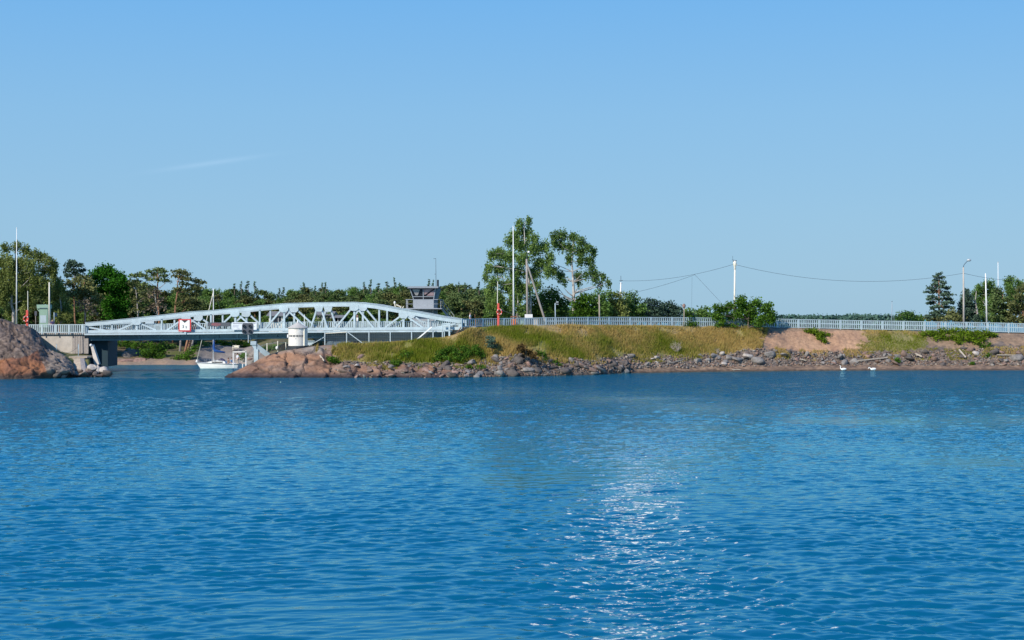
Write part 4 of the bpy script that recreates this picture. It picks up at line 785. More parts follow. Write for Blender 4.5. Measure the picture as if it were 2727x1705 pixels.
# ------------------------------------------------------------------ vegetation builders
DENS = 2.1
def leafmesh(name, seed, blobs, dens=10.0, k=14, ls=0.2, sub=0.32, droop=0.0, flat=0.7, up=0.0, shell=0.42, tint=0.5, tv=0.20):
    """blobs: local ((x,y,z),(rx,ry,rz)). Small separate leaf sprays gathered in clumps through the volume of each blob."""
    rs = np.random.RandomState(seed); Cs = []; Tt = []
    for (c, r) in blobs:
        n = max(4, int(DENS * dens * (r[0] * r[2]) ** 1.0 * 1.5 + 3)); d = rs.randn(n, 3); d /= np.linalg.norm(d, axis=1)[:, None] + 1e-9
        q = np.array(c) + d * (rs.rand(n, 1) ** shell) * np.array(r); Cs.append(q); Tt.append(np.clip(tint + rs.randn(n) * tv + rs.randn() * 0.08, 0, 1))
    Cs = np.concatenate(Cs); Tt = np.concatenate(Tt); n = len(Cs)
    P = np.repeat(Cs, k, 0) + rs.randn(n * k, 3) * sub * np.array([1, 1, flat]); T = np.clip(np.repeat(Tt, k) + rs.randn(n * k) * 0.10, 0, 1)
    if droop: P[:, 2] -= np.abs(rs.randn(n * k)) * droop; P[:, :2] = np.repeat(Cs[:, :2], k, 0) + rs.randn(n * k, 2) * sub * 0.6
    m = len(P); a = rs.randn(m, 3); a[:, 2] *= (0.5 if not droop else 1.6); a /= np.linalg.norm(a, axis=1)[:, None]; b = rs.randn(m, 3); b[:, 2] += 0; b -= a * (a * b).sum(1)[:, None]; b /= np.linalg.norm(b, axis=1)[:, None]
    s = ls * 1.12 * (0.55 + 0.8 * rs.rand(m, 1)); A = a * s * 0.5; B = b * s * (0.38 if not droop else 0.25)
    V = np.stack([P - A, P - B + A * 0.1, P + A, P + B + A * 0.1], 1).reshape(-1, 3)
    return np_mesh(name, V, np.arange(4 * m).reshape(m, 4), False, {'tint': np.repeat(T, 4)})
def jag(rng, p, q, n, amp):
    p = Vector(p); q = Vector(q); out = [p]
    for i in range(1, n): t = i / n; out.append(p.lerp(q, t) + Vector((rng.uniform(-1, 1), rng.uniform(-1, 1), rng.uniform(-.4, .6))) * amp)
    return out + [q]
def wood(seed, trunk, r0, blobs, limb=0.3, every=1, amp=0.12, r1=None, nn=7):
    rng = random.Random(seed); mb = MB(); pts = [Vector(p) for p in trunk]; L = len(pts)
    mb.tube(pts, [r0 * (1 - 0.82 * i / (L - 1)) for i in range(L)], nn)
    for j, (c, r) in enumerate(blobs):
        if j % every: continue
        c = Vector(c); best = min(range(L), key=lambda i: (pts[i] - c).length + max(0, pts[i].z - c.z + 0.3) * 3); s = pts[best]
        if (s - c).length < 0.3: continue
        rr = r0 * (1 - 0.82 * best / (L - 1)) * (0.35 + limb * 0.4); mid = jag(rng, s, c, 3, amp * (s - c).length)
        mb.tube(mid, [rr, rr * .75, rr * .5, rr * .2], 5, False)
        for _ in range(2):
            e = c + Vector((rng.uniform(-1, 1) * r[0], rng.uniform(-1, 1) * r[1], rng.uniform(-.3, 1) * r[2])) * 0.8; mb.tube([mid[2], e], [rr * .35, rr * .08], 4, False)
    return mb
def hero(name, label, cat, base, Y, zf, blobs, leaf, bark, trunk=None, r0=0.22, seed=1, depth=1.0, group=None, every=1, amp=0.12, **kw):
    """a tree set out from its own survey: blobs given as (x, y, rx, ry) read through zf, at depth Y"""
    bx, by = base; o_ = W(bx, by, Y); s = Y / F; rng = random.Random(seed); t = thing(name, label, cat, tuple(o_), group); bl = []
    sc_x = zf(1, 0)[0] - zf(0, 0)[0]
    hug = kw.pop('hug', False); skirt = kw.pop('skirt', False)
    for (x, y, rx, ry) in blobs:
        X, Yp = zf(x, y); Yb = (surf_row(X, Yp + ry * sc_x * .5)[1] - .25) if hug else Y; p = W(X, Yp, Yb) - o_; rxx = rx * sc_x * s; rzz = ry * sc_x * s; spread = depth * max(0.6, rxx) * 1.1
        if hug: spread = .15; rxx *= 1.05
        bl.append(((p.x, (p.y if hug else 0) + rng.uniform(-1, 1) * spread, p.z), (rxx, rxx * 0.9, rzz)))
        if skirt and p.z > 1.2: bl.append(((p.x * .95, rng.uniform(-1, 1) * spread, p.z * .45), (rxx, rxx * .9, p.z * .4)))
    tr = [(0, 0, -0.3)] + [tuple((W(*zf(x, y), Y) - o_)) for x, y in (trunk or [])]
    if not trunk: top = max(b[0][2] for b in bl); tr += [(0.03 * top, 0, top * .35), (-.02 * top, .1, top * .7), (0, 0, top)]
    wood(seed, tr, r0, bl, every=every, amp=amp).build('trunk', bark, None, True).parent = t
    obj_np('crown', leafmesh('crown', seed, bl, **kw), leaf, t); return t
def surf_row(x, y):
    i = int(np.clip(np.searchsorted(px, x), 0, len(px) - 1)); c = YPX[i]; js = [j for j in range(len(pv)) if 1.0 <= pv[j] <= 5.0]; j = min(js, key=lambda q: abs(c[q] - y)); return PP[i, j]
ident = zr(0, 0, 1)
Z5 = zr(1260, 560, 3.6); Z1 = zr(0, 580, 3.2875); Z2 = zr(200, 680, 4.448); Z6 = zr(1600, 660, 4.2); Z7 = zr(2080, 660, 3.739)
BIRCH = dict(dens=19, k=17, ls=0.27, sub=0.28, droop=0.45, shell=0.6)
hero('birch_tree', 'tallest birch, broad drooping dark green crown rising behind the white flagpole', 'tree', (1413, 862), 199, Z5,
 [(450,115,45,40),(535,90,32,32),(500,190,75,50),(400,210,50,40),(350,280,60,40),(450,310,85,60),(580,250,60,45),(590,350,80,65),(690,330,50,55),(250,390,70,45),(180,420,45,45),(330,430,90,65),(480,450,90,65),(640,480,80,60),(740,430,40,45),(150,540,45,45),(120,620,32,36),(260,540,80,55),(420,570,90,65),(570,590,90,60),(710,570,45,45),(200,680,65,50),(330,700,90,65),(480,730,80,60),(150,770,50,50),(610,700,55,40),(240,840,75,60),(390,850,70,50),(170,900,50,50),(300,940,70,40)],
 M['birch'], M['barkbirch'], [(548,860),(540,740),(525,600),(505,450),(495,300),(490,180),(500,110)], 0.20, 11, 0.9, **BIRCH)
hero('birch_tree', 'birch with forked white trunk and airy rounded crown, right of the tallest birch', 'tree', (1528, 866), 201, Z5,
 [(785,225,42,36),(865,215,60,36),(955,240,55,38),(1035,280,48,38),(1095,335,45,38),(1150,385,40,36),(775,300,36,40),(840,320,55,38),(930,350,65,42),(1035,380,65,42),(1115,460,50,34),(925,455,42,34),(1030,470,48,28),(1140,540,45,34),(770,560,50,45),(845,610,48,42),(880,665,24,24),(1010,610,48,34),(1075,600,30,28),(1180,600,48,36),(1250,620,32,26),(1295,680,22,32),(1215,690,24,20),(720,500,40,40),(1160,650,24,18),(1020,680,20,16)],
 M['birch'], M['barkbirch'], [(963,900),(964,800),(960,690),(952,590),(945,500),(955,400),(960,300)], 0.26, 12, 0.9, amp=0.10, **BIRCH)
mbw = MB(); rng = random.Random(4)
for a, b, c in (((960, 885), (880, 830), (815, 745)), ((962, 830), (910, 790), (875, 750)), ((970, 880), (1010, 820), (1062, 770)), ((965, 830), (990, 760), (1010, 740)), ((960, 860), (905, 835), (850, 800))):
    mbw.tube([W(*Z5(*a), 200.8), W(*Z5(*b), 200.5), W(*Z5(*c), 200.2)], [.10, .07, .03], 5)
tw = bpy.data.objects['birch_tree.001']; ob = mbw.build('limb', M['barkbirch'], tw)
hero('birch_tree', 'slim white-trunked birch partly hidden behind the white flagpole', 'tree', (1378, 862), 197.5, Z5,
 [(400,640,50,40),(440,700,50,40),(400,780,60,50),(450,820,40,40),(380,900,45,36),(455,930,40,34)], M['birch'], M['barkbirch'], [(425,960),(430,880),(418,800),(425,700),(430,630)], 0.17, 13, **BIRCH)
for i, (lab, base, bl) in enumerate([
 ('dark bushy tree filling the gap between the two large birches', (1470, 864), [(745,790,60,60),(700,850,60,60),(800,860,65,60),(870,900,60,60),(760,940,75,50),(850,970,60,40)]),
 ('round dark shrub behind the slanting wooden prop', (1440, 864), [(560,900,50,50),(620,850,50,50),(640,930,60,50),(700,980,60,36)])]):
    hero('bushy_tree', lab, 'tree', base, 204 + i * 2, Z5, bl, M['decid'], M['barkgrey'], None, 0.14, 20 + i, skirt=True, dens=12, k=14, ls=.26, sub=.34)
hedge = [(1548, 196.5, 'bright green bushy tree directly beside the forked white birch trunk', [(990,900,55,50),(1040,850,55,45),(1090,880,55,50),(1030,960,60,40),(1110,960,60,40),(1080,820,36,26)], 'shrub'),
 (1604, 197.5, 'rounded green tree behind the railing with a bare grey stump before it', [(1150,830,45,40),(1200,800,40,28),(1240,850,50,50),(1180,910,55,50),(1260,930,50,50),(1220,980,55,30),(1290,810,36,30)], 'decid'),
 (1648, 199, 'olive green bushy tree right of the bare grey stump', [(1330,830,45,40),(1310,900,50,50),(1380,880,55,50),(1400,820,40,30),(1360,960,60,36),(1440,900,45,50),(1450,960,45,36)], 'birchy')]
for i, (x, Y, lab, bl, mt_) in enumerate(hedge): hero('bushy_tree', lab, 'tree', (x, 864), Y, Z5, bl, M[mt_], M['barkgrey'], None, 0.13, 30 + i, skirt=True, dens=13, k=14, ls=.24, sub=.3)
hedge2 = [(1690, 201, 'wide green bush carrying pale twigs, left of the rusty pole', [(330,530,60,26),(290,600,60,50),(380,600,60,50),(250,680,60,50),(350,700,70,45),(450,680,50,50)], 'decid'),
 (1745, 203, 'dark grey-green bush sloping down behind the railing left of the rusty pole', [(500,610,50,32),(570,600,45,32),(550,680,60,50),(640,620,45,32),(480,700,50,40),(640,690,55,50)], 'pineblue'),
 (1795, 205, 'dark bush directly left of the rusty pole', [(710,640,50,30),(770,640,45,28),(720,700,60,45),(800,660,40,28),(810,710,55,40),(870,690,40,36)], 'pineblue'),
 (1848, 210, 'low dark bush right of the rusty pole', [(930,720,40,26),(980,710,36,26),(1010,730,40,26),(960,745,50,20)], 'decid'),
 (1882, 214, 'distant low bush just left of the big sapling bush', [(1070,710,40,22),(1120,700,40,24),(1180,690,32,24),(1140,730,60,26)], 'decid')]
for i, (x, Y, lab, bl, mt_) in enumerate(hedge2): hero('bushy_tree', lab, 'tree', (x, 862), Y, Z6, bl, M[mt_], M['barkgrey'], None, 0.12, 40 + i, skirt=True, dens=13, k=13, ls=.25, sub=.3)
hero('willow_bush', 'large leafy sapling bush before the causeway railing at the edge of the sand', 'bush', (1993, 880), 193.6, Z6,
 [(1290,760,50,60),(1370,700,55,60),(1300,670,36,40),(1460,660,60,50),(1540,610,55,45),(1590,580,36,36),(1600,680,80,60),(1700,640,60,50),(1760,610,45,36),(1700,740,80,60),(1830,680,60,50),(1880,640,36,30),(1900,740,50,60),(1830,800,75,50),(1650,800,70,40),(1540,740,60,50),(1470,760,50,40),(1930,820,32,36),(1350,820,40,40),(1750,840,70,30)],
 M['shrub'], M['bark'], [(1648,900),(1650,800),(1660,720),(1640,640)], 0.11, 51, dens=17, k=17, ls=.24, sub=.26, shell=.5, flat=.8)
hero('willow_bush', 'small bright green bush against the railing right of the rusty pole', 'bush', (1845, 874), 192.3, Z6, [(1010,790,32,26),(1000,840,36,24),(960,860,45,20),(1060,860,40,18),(910,860,32,18)], M['shrub'], M['bark'], None, 0.04, 52, dens=16, k=14, ls=.2, sub=.2)
hero('low_bush', 'low green bush creeping along the railing foot left of the big sapling bush', 'bush', (1930, 876), 192.7, Z6, [(1300,870,45,16),(1370,880,45,16),(1450,880,50,18),(1500,870,36,16)], M['shrub'], M['bark'], None, 0.03, 53, hug=True, dens=18, k=14, ls=.2, sub=.18)
hero('rose_bush', 'wide low rose bush sprawling below the railing near the right edge', 'bush', (2555, 905), 197.6, Z7,
 [(1440,860,50,24),(1500,850,50,30),(1570,840,50,34),(1640,830,55,32),(1660,890,60,40),(1740,830,60,32),(1760,890,65,40),(1830,840,60,36),(1850,900,60,40),(1900,850,60,36),(1930,900,55,36),(1990,850,60,34),(2060,860,55,30),(2120,870,45,24),(2000,900,50,36),(1560,900,45,26),(1950,940,40,20),(1780,940,40,18)],
 M['rose'], M['bark'], None, 0.05, 54, depth=0.5, hug=True, dens=16, k=15, ls=.2, sub=.22)
hero('rose_bush', 'small bright green rose bush hanging over the top of the sand slope', 'bush', (2170, 890), 196.2, Z7, [(260,825,40,22),(310,830,45,28),(360,840,45,28),(410,855,45,26),(460,865,32,22),(380,890,32,20),(420,915,26,18),(440,935,16,12)], M['rose'], M['bark'], None, 0.04, 55, depth=.4, hug=True, dens=18, k=14, ls=.2, sub=.18)
hero('low_bush', 'small green bush among the stones under the right end of the wide rose bush', 'bush', (2630, 925), 196.6, Z7, [(2030,985,40,18),(2070,965,30,18),(1990,970,24,12)], M['shrub'], M['bark'], None, 0.03, 56, depth=.4, hug=True, dens=18, k=14, ls=.18, sub=.16)
zk = zr(1160, 860, 3.9)
hero('low_bush', 'wide bright green bramble thicket on the grass bank behind the stones, below the bridge end', 'bush', (1220, 962), 170.6, zk,
 [(60,330,55,45),(110,290,60,40),(170,280,55,40),(220,320,60,40),(290,270,50,32),(330,310,60,40),(400,260,50,26),(420,300,60,40),(460,330,45,36),(140,370,80,30),(20,380,40,32),(260,370,70,24)], M['shrub'], M['bark'], None, 0.05, 57, depth=.5, hug=True, dens=20, k=15, ls=.18, sub=.18)
hero('small_pine', 'small dark green pine sapling on the grass bank above the heap of stones', 'tree', (1312, 930), 171.9, zk, [(565,150,26,24),(590,190,34,26),(555,200,20,18),(600,230,36,22),(570,240,30,16)], M['pineblue'], M['barkpine'], [(575,265),(570,200),(562,135)], 0.06, 58, dens=34, k=16, ls=.17, sub=.14)
hero('juniper_bush', 'dark reddish-brown half-dead juniper above the stones right of the pine sapling', 'bush', (1400, 947), 170.8, zk, [(890,270,36,36),(930,300,45,26),(980,320,45,28),(1030,340,40,26),(900,240,18,18)], M['dry'], M['bark'], None, 0.05, 59, dens=24, k=16, ls=.18, sub=.17)
hero('low_bush', 'small green bush touching the right side of the half-dead juniper', 'bush', (1445, 955), 170.9, zk, [(1090,320,36,32),(1120,350,36,32),(1140,380,26,20),(1250,400,24,20),(1280,430,24,16)], M['shrub'], M['bark'], None, 0.04, 60, hug=True, dens=22, k=14, ls=.18, sub=.17)
zk2 = zr(600, 860, 3.665)
hero('low_bush', 'small dark shrub on the grass just left of the bramble thicket', 'bush', (1085, 958), 170.2, zk2, [(1770,300,45,36),(1750,330,40,20)], M['shrub'], M['bark'], None, 0.04, 61, hug=True, dens=22, k=14, ls=.18, sub=.2)
hero('low_bush', 'green shrub growing from a cleft where the bare rock meets the grass', 'bush', (893, 962), 168.8, zk2, [(1040,360,40,22),(1080,370,40,20),(1010,350,22,18)], M['shrub'], M['bark'], None, 0.03, 62, depth=.4, hug=True, dens=24, k=14, ls=.18, sub=.18)
for i, (x, y, Y, rx, ry, lab) in enumerate([(1250, 978, 168.4, 10, 6, 'left of two grass tufts among the grey stones below the pine sapling'), (1279, 979, 168.4, 13, 6, 'right of two grass tufts among the grey stones below the pine sapling'), (2390, 960, 192.6, 6, 9, 'pale green tuft on the stones right of the swans'), (2588, 968, 192.2, 6, 5, 'small green tuft low in the stones below the rose bush'), (2630, 947, 193.9, 7, 6, 'green tuft in the stones near the white boulder'), (1055, 967, 169.2, 16, 7, 'green tuft at the foot of the grass between brown rocks')]):
    hero('grass_tuft', lab, 'plant', (x, y + 4), Y, ident, [(x, y, rx, ry)], M['shrub'], M['bark'], [(x, y)], 0.02, 70 + i, depth=.3, hug=True, dens=40, k=14, ls=.16, sub=.12)
zq = zr(1600, 660, 4.2)
def dead_bush(name, lab, base, Y, h, seed, n=26, spread=1.0):
    t = thing(name, lab, 'bush', tuple(W(*base, Y))); rng = random.Random(seed); mb = MB()
    for k in range(n):
        a = rng.uniform(0, 6.28); e = Vector((math.cos(a) * spread * rng.uniform(.2, 1), math.sin(a) * spread * rng.uniform(.2, .7), h * rng.uniform(.5, 1))); pts = jag(rng, (0, 0, -.1), e, 4, 0.12); mb.tube(pts, [.035, .028, .02, .012, .006], 4, False)
        for _ in range(3): p = pts[rng.choice([2, 3])]; mb.tube([p, p + Vector((rng.uniform(-.4, .4), rng.uniform(-.3, .3), rng.uniform(.1, .4)))], [.014, .005], 3, False)
    ob = mb.build('twigs', M['wood'], None); ob.parent = t
dead_bush('dead_bush', 'bare grey dead bush in the dry grass above the flat white stones', (1802, 945), 187.0, 1.9, 5, 34, 1.1)
dead_bush('dead_bush', 'thin bare twigs at the foot of the grass above the big grey boulders', (1912, 943), 188.5, 0.8, 6, 12, .5)
# right-hand trees
zp = Z7
hero('pine_tree', 'single dark pine with level tiered branches, left of the tall street lamp', 'tree', (2500, 868), 222, zp,
 [(1572,258,14,14),(1550,290,28,14),(1600,300,28,12),(1565,330,40,14),(1520,365,32,12),(1615,345,30,12),(1580,385,45,14),(1500,405,36,13),(1655,400,36,13),(1570,430,50,14),(1490,440,40,12),(1660,445,30,12),(1600,470,50,13),(1500,485,45,13),(1690,470,26,12),(1560,510,45,12),(1470,510,26,11),(1660,510,45,13),(1500,545,45,13),(1620,550,50,13),(1690,545,26,12),(1540,585,40,12),(1650,590,50,12),(1510,600,26,10),(1700,600,26,11),(1580,630,60,12),(1500,650,45,14),(1660,650,55,14),(1560,680,60,18),(1690,680,40,18),(1470,690,36,16)],
 M['pineblue'], M['barkpine'], [(1573,720),(1574,600),(1572,450),(1572,330),(1572,250)], 0.22, 80, depth=0.9, dens=18, k=16, ls=.28, sub=.22, flat=.45)
hero('birch_tree', 'grey-green birch crown directly right of the street lamp post', 'tree', (2600, 866), 226, zp, [(1850,430,40,26),(1830,480,55,36),(1800,540,55,40),(1870,500,50,40),(1900,560,60,45),(1790,610,60,50),(1860,630,60,50),(1760,680,50,45),(1840,700,70,40),(1930,640,50,60),(1930,700,50,40)], M['pineblue'], M['barkbirch'], None, 0.2, 81, **BIRCH)
hero('birch_tree', 'tall rounded birch behind the white leaning mast', 'tree', (2628, 866), 231, zp, [(2030,345,50,26),(2080,360,50,30),(1980,380,45,32),(1960,440,50,40),(2040,430,60,45),(2110,420,45,40),(1990,510,60,45),(2080,500,60,45),(2000,590,60,50),(2080,590,60,50),(2010,670,60,50),(2090,680,60,50)], M['decid'], M['barkbirch'], None, 0.22, 82, **BIRCH)
hero('pine_tree', 'bushy yellow-green pine in front of the rounded birch by the thin far mast', 'tree', (2672, 868), 219, zp, [(2150,420,30,26),(2180,470,45,30),(2120,500,40,26),(2210,520,45,30),(2150,560,60,30),(2230,590,45,32),(2110,620,55,30),(2190,650,60,36),(2250,680,45,36),(2120,700,60,34),(2200,730,70,24)], M['pine'], M['barkpine'], None, 0.2, 83, dens=13, k=15, ls=.3, sub=.3, flat=.6)
hero('birch_tree', 'tall birch crown at the right edge above the brown pines', 'tree', (2712, 866), 234, zp, [(2310,300,50,24),(2270,330,45,30),(2350,330,45,30),(2250,390,45,38),(2320,400,60,42),(2390,390,40,45),(2270,470,55,45),(2350,480,60,45),(2300,560,60,50),(2380,560,50,50)], M['decid'], M['barkbirch'], None, 0.22, 84, **BIRCH)
hero('pine_tree', 'brown-green pine at the right edge behind the railing', 'tree', (2722, 868), 217, zp, [(2380,420,36,30),(2420,390,32,30),(2350,490,45,30),(2410,500,45,34),(2300,560,40,28),(2380,580,55,32),(2440,600,45,36),(2330,640,55,36),(2420,680,60,36),(2310,710,55,34),(2390,735,60,24)], M['pinebrown'], M['barkpine'], None, 0.22, 85, dens=13, k=15, ls=.3, sub=.3, flat=.6)
hero('pine_tree', 'low brown pine under the right side of the tiered pine', 'tree', (2535, 866), 218, zp, [(1720,640,40,28),(1700,690,60,30),(1640,710,60,24),(1760,710,45,26)], M['pinebrown'], M['barkpine'], None, 0.1, 86, dens=13, k=14, ls=.28, sub=.3, flat=.6)
hero('pine_tree', 'low brown bushy pine at the left foot of the tiered pine', 'tree', (2475, 864), 224, zp, [(1500,700,50,26),(1450,705,40,20),(1550,715,50,18)], M['pinebrown'], M['barkpine'], None, 0.1, 87, dens=13, k=14, ls=.28, sub=.3, flat=.6)
for i, (x, Y, lab, bl) in enumerate([(2398, 300, 'dark green tree clump right of the thin far boat mast', [(1190,670,36,26),(1250,665,45,24),(1300,670,32,22),(1180,710,45,22),(1270,700,50,26)]), (2448, 300, 'low dark green tree left of the tiered pine', [(1340,700,45,20),(1400,700,45,20),(1370,715,60,16)])]):
    hero('bushy_tree', lab, 'tree', (x, 858), Y, zp, bl, M['decid'], M['barkgrey'], None, 0.15, 90 + i, dens=8, k=13, ls=.34, sub=.4)
# left-hand trees
hero('birch_tree', 'large drooping olive-green birch at the far left edge behind the grey rock', 'tree', (36, 862), 206, Z1,
 [(60,250,45,30),(150,235,50,30),(215,270,45,36),(280,300,50,36),(350,330,60,42),(430,365,50,40),(470,400,32,45),(20,380,50,60),(100,370,60,60),(190,380,70,55),(290,400,70,55),(380,440,70,50),(450,470,40,50),(30,480,60,60),(120,480,80,65),(230,490,80,60),(340,520,70,55),(430,560,50,55),(60,590,70,65),(160,600,80,60),(280,610,75,55),(380,640,60,50),(40,700,60,60),(140,710,80,60),(250,700,70,50),(90,800,70,50),(200,800,60,45)],
 M['birchy'], M['barkbirch'], [(120,900),(118,820),(100,760),(105,650),(130,500),(140,380),(130,280)], 0.28, 100, **BIRCH)
hero('birch_tree', 'slim birch in front of the leafy wood beside the pale green kiosk', 'tree', (160, 862), 209, Z1, [(500,560,50,50),(540,620,50,50),(480,650,50,50),(520,720,60,50),(470,770,55,50),(560,790,55,50),(510,840,70,45),(600,850,50,40)], M['birchy'], M['barkbirch'], None, 0.16, 101, **BIRCH)
hero('pine_tree', 'thin-topped pine standing between the big birch and the bright green tree', 'tree', (203, 862), 218, Z1, [(640,395,42,20),(610,420,32,18),(690,420,36,18),(575,455,32,18),(720,455,24,16),(650,460,50,20),(690,500,36,16),(600,500,36,18)], M['pineblue'], M['barkpine'], [(655,900),(650,700),(655,550),(648,430),(645,385)], 0.16, 102, dens=14, k=14, ls=.3, sub=.25, flat=.5)
hero('pine_tree', 'dense brownish pine below the thin-topped pine', 'tree', (225, 862), 213, Z1, [(690,540,90,36),(620,580,50,30),(760,580,60,36),(700,620,90,36),(800,640,50,36),(640,670,60,34),(730,690,80,34),(820,720,50,36),(870,700,36,30)], M['pinebrown'], M['barkpine'], None, 0.2, 103, dens=11, k=15, ls=.3, sub=.34, flat=.55)
hero('maple_tree', 'big bright green rounded broadleaf tree standing between brown pines', 'tree', (295, 862), 221, Z2,
 [(340,150,70,40),(280,190,60,45),(400,190,75,50),(230,250,55,50),(330,250,80,60),(450,240,70,50),(520,260,60,45),(570,300,60,45),(250,340,60,50),(350,350,85,60),(460,350,85,60),(560,370,70,50),(620,340,36,45),(290,430,65,50),(390,450,80,60),(500,450,80,60),(590,450,55,50),(430,540,85,60),(530,550,75,55),(600,540,36,40),(400,620,70,50),(500,640,80,55),(580,640,50,50),(450,720,80,40),(560,720,60,40)],
 M['maple'], M['bark'], [(480,760),(470,640),(430,500),(400,380),(370,260)], 0.35, 104, dens=13, k=16, ls=.30, sub=.34, flat=.8)
PN = dict(dens=12, k=16, ls=.28, sub=.30, flat=.45)
hero('pine_tree', 'tall flat-topped brown pine with bare grey limbs, right of the bright green tree', 'tree', (420, 862), 222, Z2,
 [(960,165,60,20),(1040,185,50,20),(880,190,45,18),(930,235,50,20),(1050,250,40,20),(990,290,50,20),(1080,310,40,18),(870,290,45,20),(820,240,45,20),(760,230,36,18),(700,250,40,20),(720,310,50,22),(800,350,50,22),(900,380,50,20)], M['pine'], M['barkpine'], [(1000,800),(985,600),(975,400),(980,280),(975,190)], 0.22, 105, **PN)
hero('pine_tree', 'leaning flat-topped brown pine directly left of the yacht mast', 'tree', (468, 862), 219, Z2,
 [(1200,190,45,18),(1280,195,50,20),(1330,225,40,18),(1170,245,40,18),(1250,270,55,20),(1350,280,50,20),(1420,300,45,20),(1490,325,40,18),(1290,340,60,22),(1400,370,60,24),(1470,390,40,18),(1330,420,70,26),(1220,400,50,22),(1420,460,60,26),(1280,490,70,28),(1380,530,70,28),(1450,560,50,26),(1250,570,60,26),(1350,610,70,26),(1440,640,50,22)], M['pinebrown'], M['barkpine'], [(1180,780),(1190,600),(1210,450),(1215,320),(1230,220)], 0.22, 106, **PN)
hero('pine_tree', 'half-dead brown pine with pale leaning trunk left of the flat-topped pines', 'tree', (365, 862), 216, Z2, [(690,330,45,22),(740,390,50,24),(680,420,45,24),(830,440,45,22),(800,500,50,24),(700,520,50,26),(860,540,45,24),(740,600,60,26),(820,640,55,26),(690,660,50,26)], M['pinebrown'], M['barkbirch'], [(745,700),(735,560),(725,450),(705,350)], 0.14, 107, dens=5, k=12, ls=.3, sub=.36, flat=.6)
hero('pine_tree', 'pale twiggy half-dead pine under the tallest flat-topped pine', 'tree', (415, 862), 215, Z2, [(930,420,50,24),(990,460,45,24),(900,500,45,26),(1000,540,50,26),(950,600,50,26),(1040,600,40,26),(900,640,50,26)], M['twigs'], M['barkbirch'], [(975,700),(960,560),(945,470),(930,400)], 0.12, 108, dens=4, k=12, ls=.3, sub=.36, flat=.6)
hero('pine_tree', 'grey twiggy dead tree behind the left end of the bridge', 'tree', (228, 862), 210, Z1, [(740,740,50,26),(700,770,40,24),(790,770,45,24),(750,810,55,26),(810,830,40,26)], M['twigs'], M['barkbirch'], [(745,870),(742,800),(770,710)], 0.08, 109, dens=3.5, k=12, ls=.28, sub=.33, flat=.6)
# ---- forest behind: prototypes, then copies of each tree and of its trunk and crown
def proto(kind, seed):
    rng = random.Random(seed); bl = []
    if kind == 'pine':
        for k in range(11): z = 6.0 + 5.5 * (k / 10) ** 0.8; a = rng.uniform(0, 6.28); r = (1 - (k / 11) ** 2) * 1.9 + .3; bl.append(((math.cos(a) * r * .8, math.sin(a) * r * .8, z), (rng.uniform(.9, 1.5), 1.1, rng.uniform(.35, .6))))
        kw = dict(dens=8, k=12, ls=.40, sub=.40, flat=.5); lf = M['pine'] if seed % 2 else M['pinebrown']; bk_ = M['barkpine']; r0 = .2; top = 12
    elif kind == 'spruce':
        for k in range(20): z = 1.0 + 11.0 * k / 19; r = (1 - (k / 19.5)) * 2.3 + .02; n = max(1, int(r * 3.2)); [bl.append(((math.cos(q * 6.28 / n + k) * r * .6, math.sin(q * 6.28 / n + k) * r * .6, z - .2 * r), (r * .5 + .04, r * .5 + .04, .42))) for q in range(n)]
        kw = dict(dens=9, k=9, ls=.24, sub=.09, flat=1.0); lf = M['spruce']; bk_ = M['bark']; r0 = .18; top = 12
    elif kind == 'birch':
        for k in range(12): z = 4 + 7.2 * k / 11; a = rng.uniform(0, 6.28); r = math.sin(.5 + 2.4 * k / 12) * 1.6; bl.append(((math.cos(a) * r * .8, math.sin(a) * r * .8, z), (1.1, 1.1, .9)))
        kw = dict(dens=6, k=11, ls=.38, sub=.36, droop=.4, shell=.5); lf = M['decid']; bk_ = M['barkbirch']; r0 = .15; top = 12
    else:
        for k in range(14): z = 3 + 7.5 * rng.random(); a = rng.uniform(0, 6.28); r = rng.uniform(0, 2.2) * math.sin((z - 2) / 9 * 3.0 + .1); bl.append(((math.cos(a) * r, math.sin(a) * r, z), (1.5, 1.5, 1.2)))
        bl.append(((0, 0, 10.8), (1, 1, .8))); kw = dict(dens=5, k=12, ls=.42, sub=.45); lf = M['decid'] if seed % 2 else M['pine']; bk_ = M['barkgrey']; r0 = .22; top = 12
    t = thing(kind + '_tree', 'x', 'tree', (0, 0, 0)); tr = [(0, 0, -.6), (rng.uniform(-.2, .2), 0, 4), (rng.uniform(-.3, .3), 0, 8), (0, 0, 11.3)]
    wood(seed, tr, r0, bl if kind != 'spruce' else bl[:-6:4], amp=.1, nn=6).build('trunk', bk_, None, True).parent = t; obj_np('crown', leafmesh('crown', seed, bl, **kw), lf, t)
    t['_used'] = 0; return t
PROT = {k: [proto(k, s + 200 + 10 * i) for s in range(4 if k in ('pine', 'broadleaf') else 3)] for i, k in enumerate(('pine', 'spruce', 'birch', 'broadleaf'))}
forest = []
def plant(kind, x, ytop, Y, zone, rng, zg=None):
    zg = (3.5 + (Y - 225) * 0.03) if zg is None else zg; hgt = zof(ytop, Y) - zg
    if hgt < 1.5: return
    p = rng.choice(PROT[kind]); s = hgt / 12.0; wd = (1.4 if kind == 'spruce' else 1.1) * s * (rng.uniform(.9, 1.25) if hgt > 6 else rng.uniform(1.2, 1.8))
    if not p['_used']: t = p; p['_used'] = 1
    else:
        t = p.copy(); COL.objects.link(t)
        for ch in p.children: c = ch.copy(); COL.objects.link(c); c.parent = t
    t.location = W(x, HY, Y) * 1.0; t.location.z = zg; t.rotation_euler = (0, 0, rng.uniform(0, 6.28)); t.scale = (wd, wd, s); forest.append((zone, kind, x, Y, ytop, t))
rng = random.Random(77)
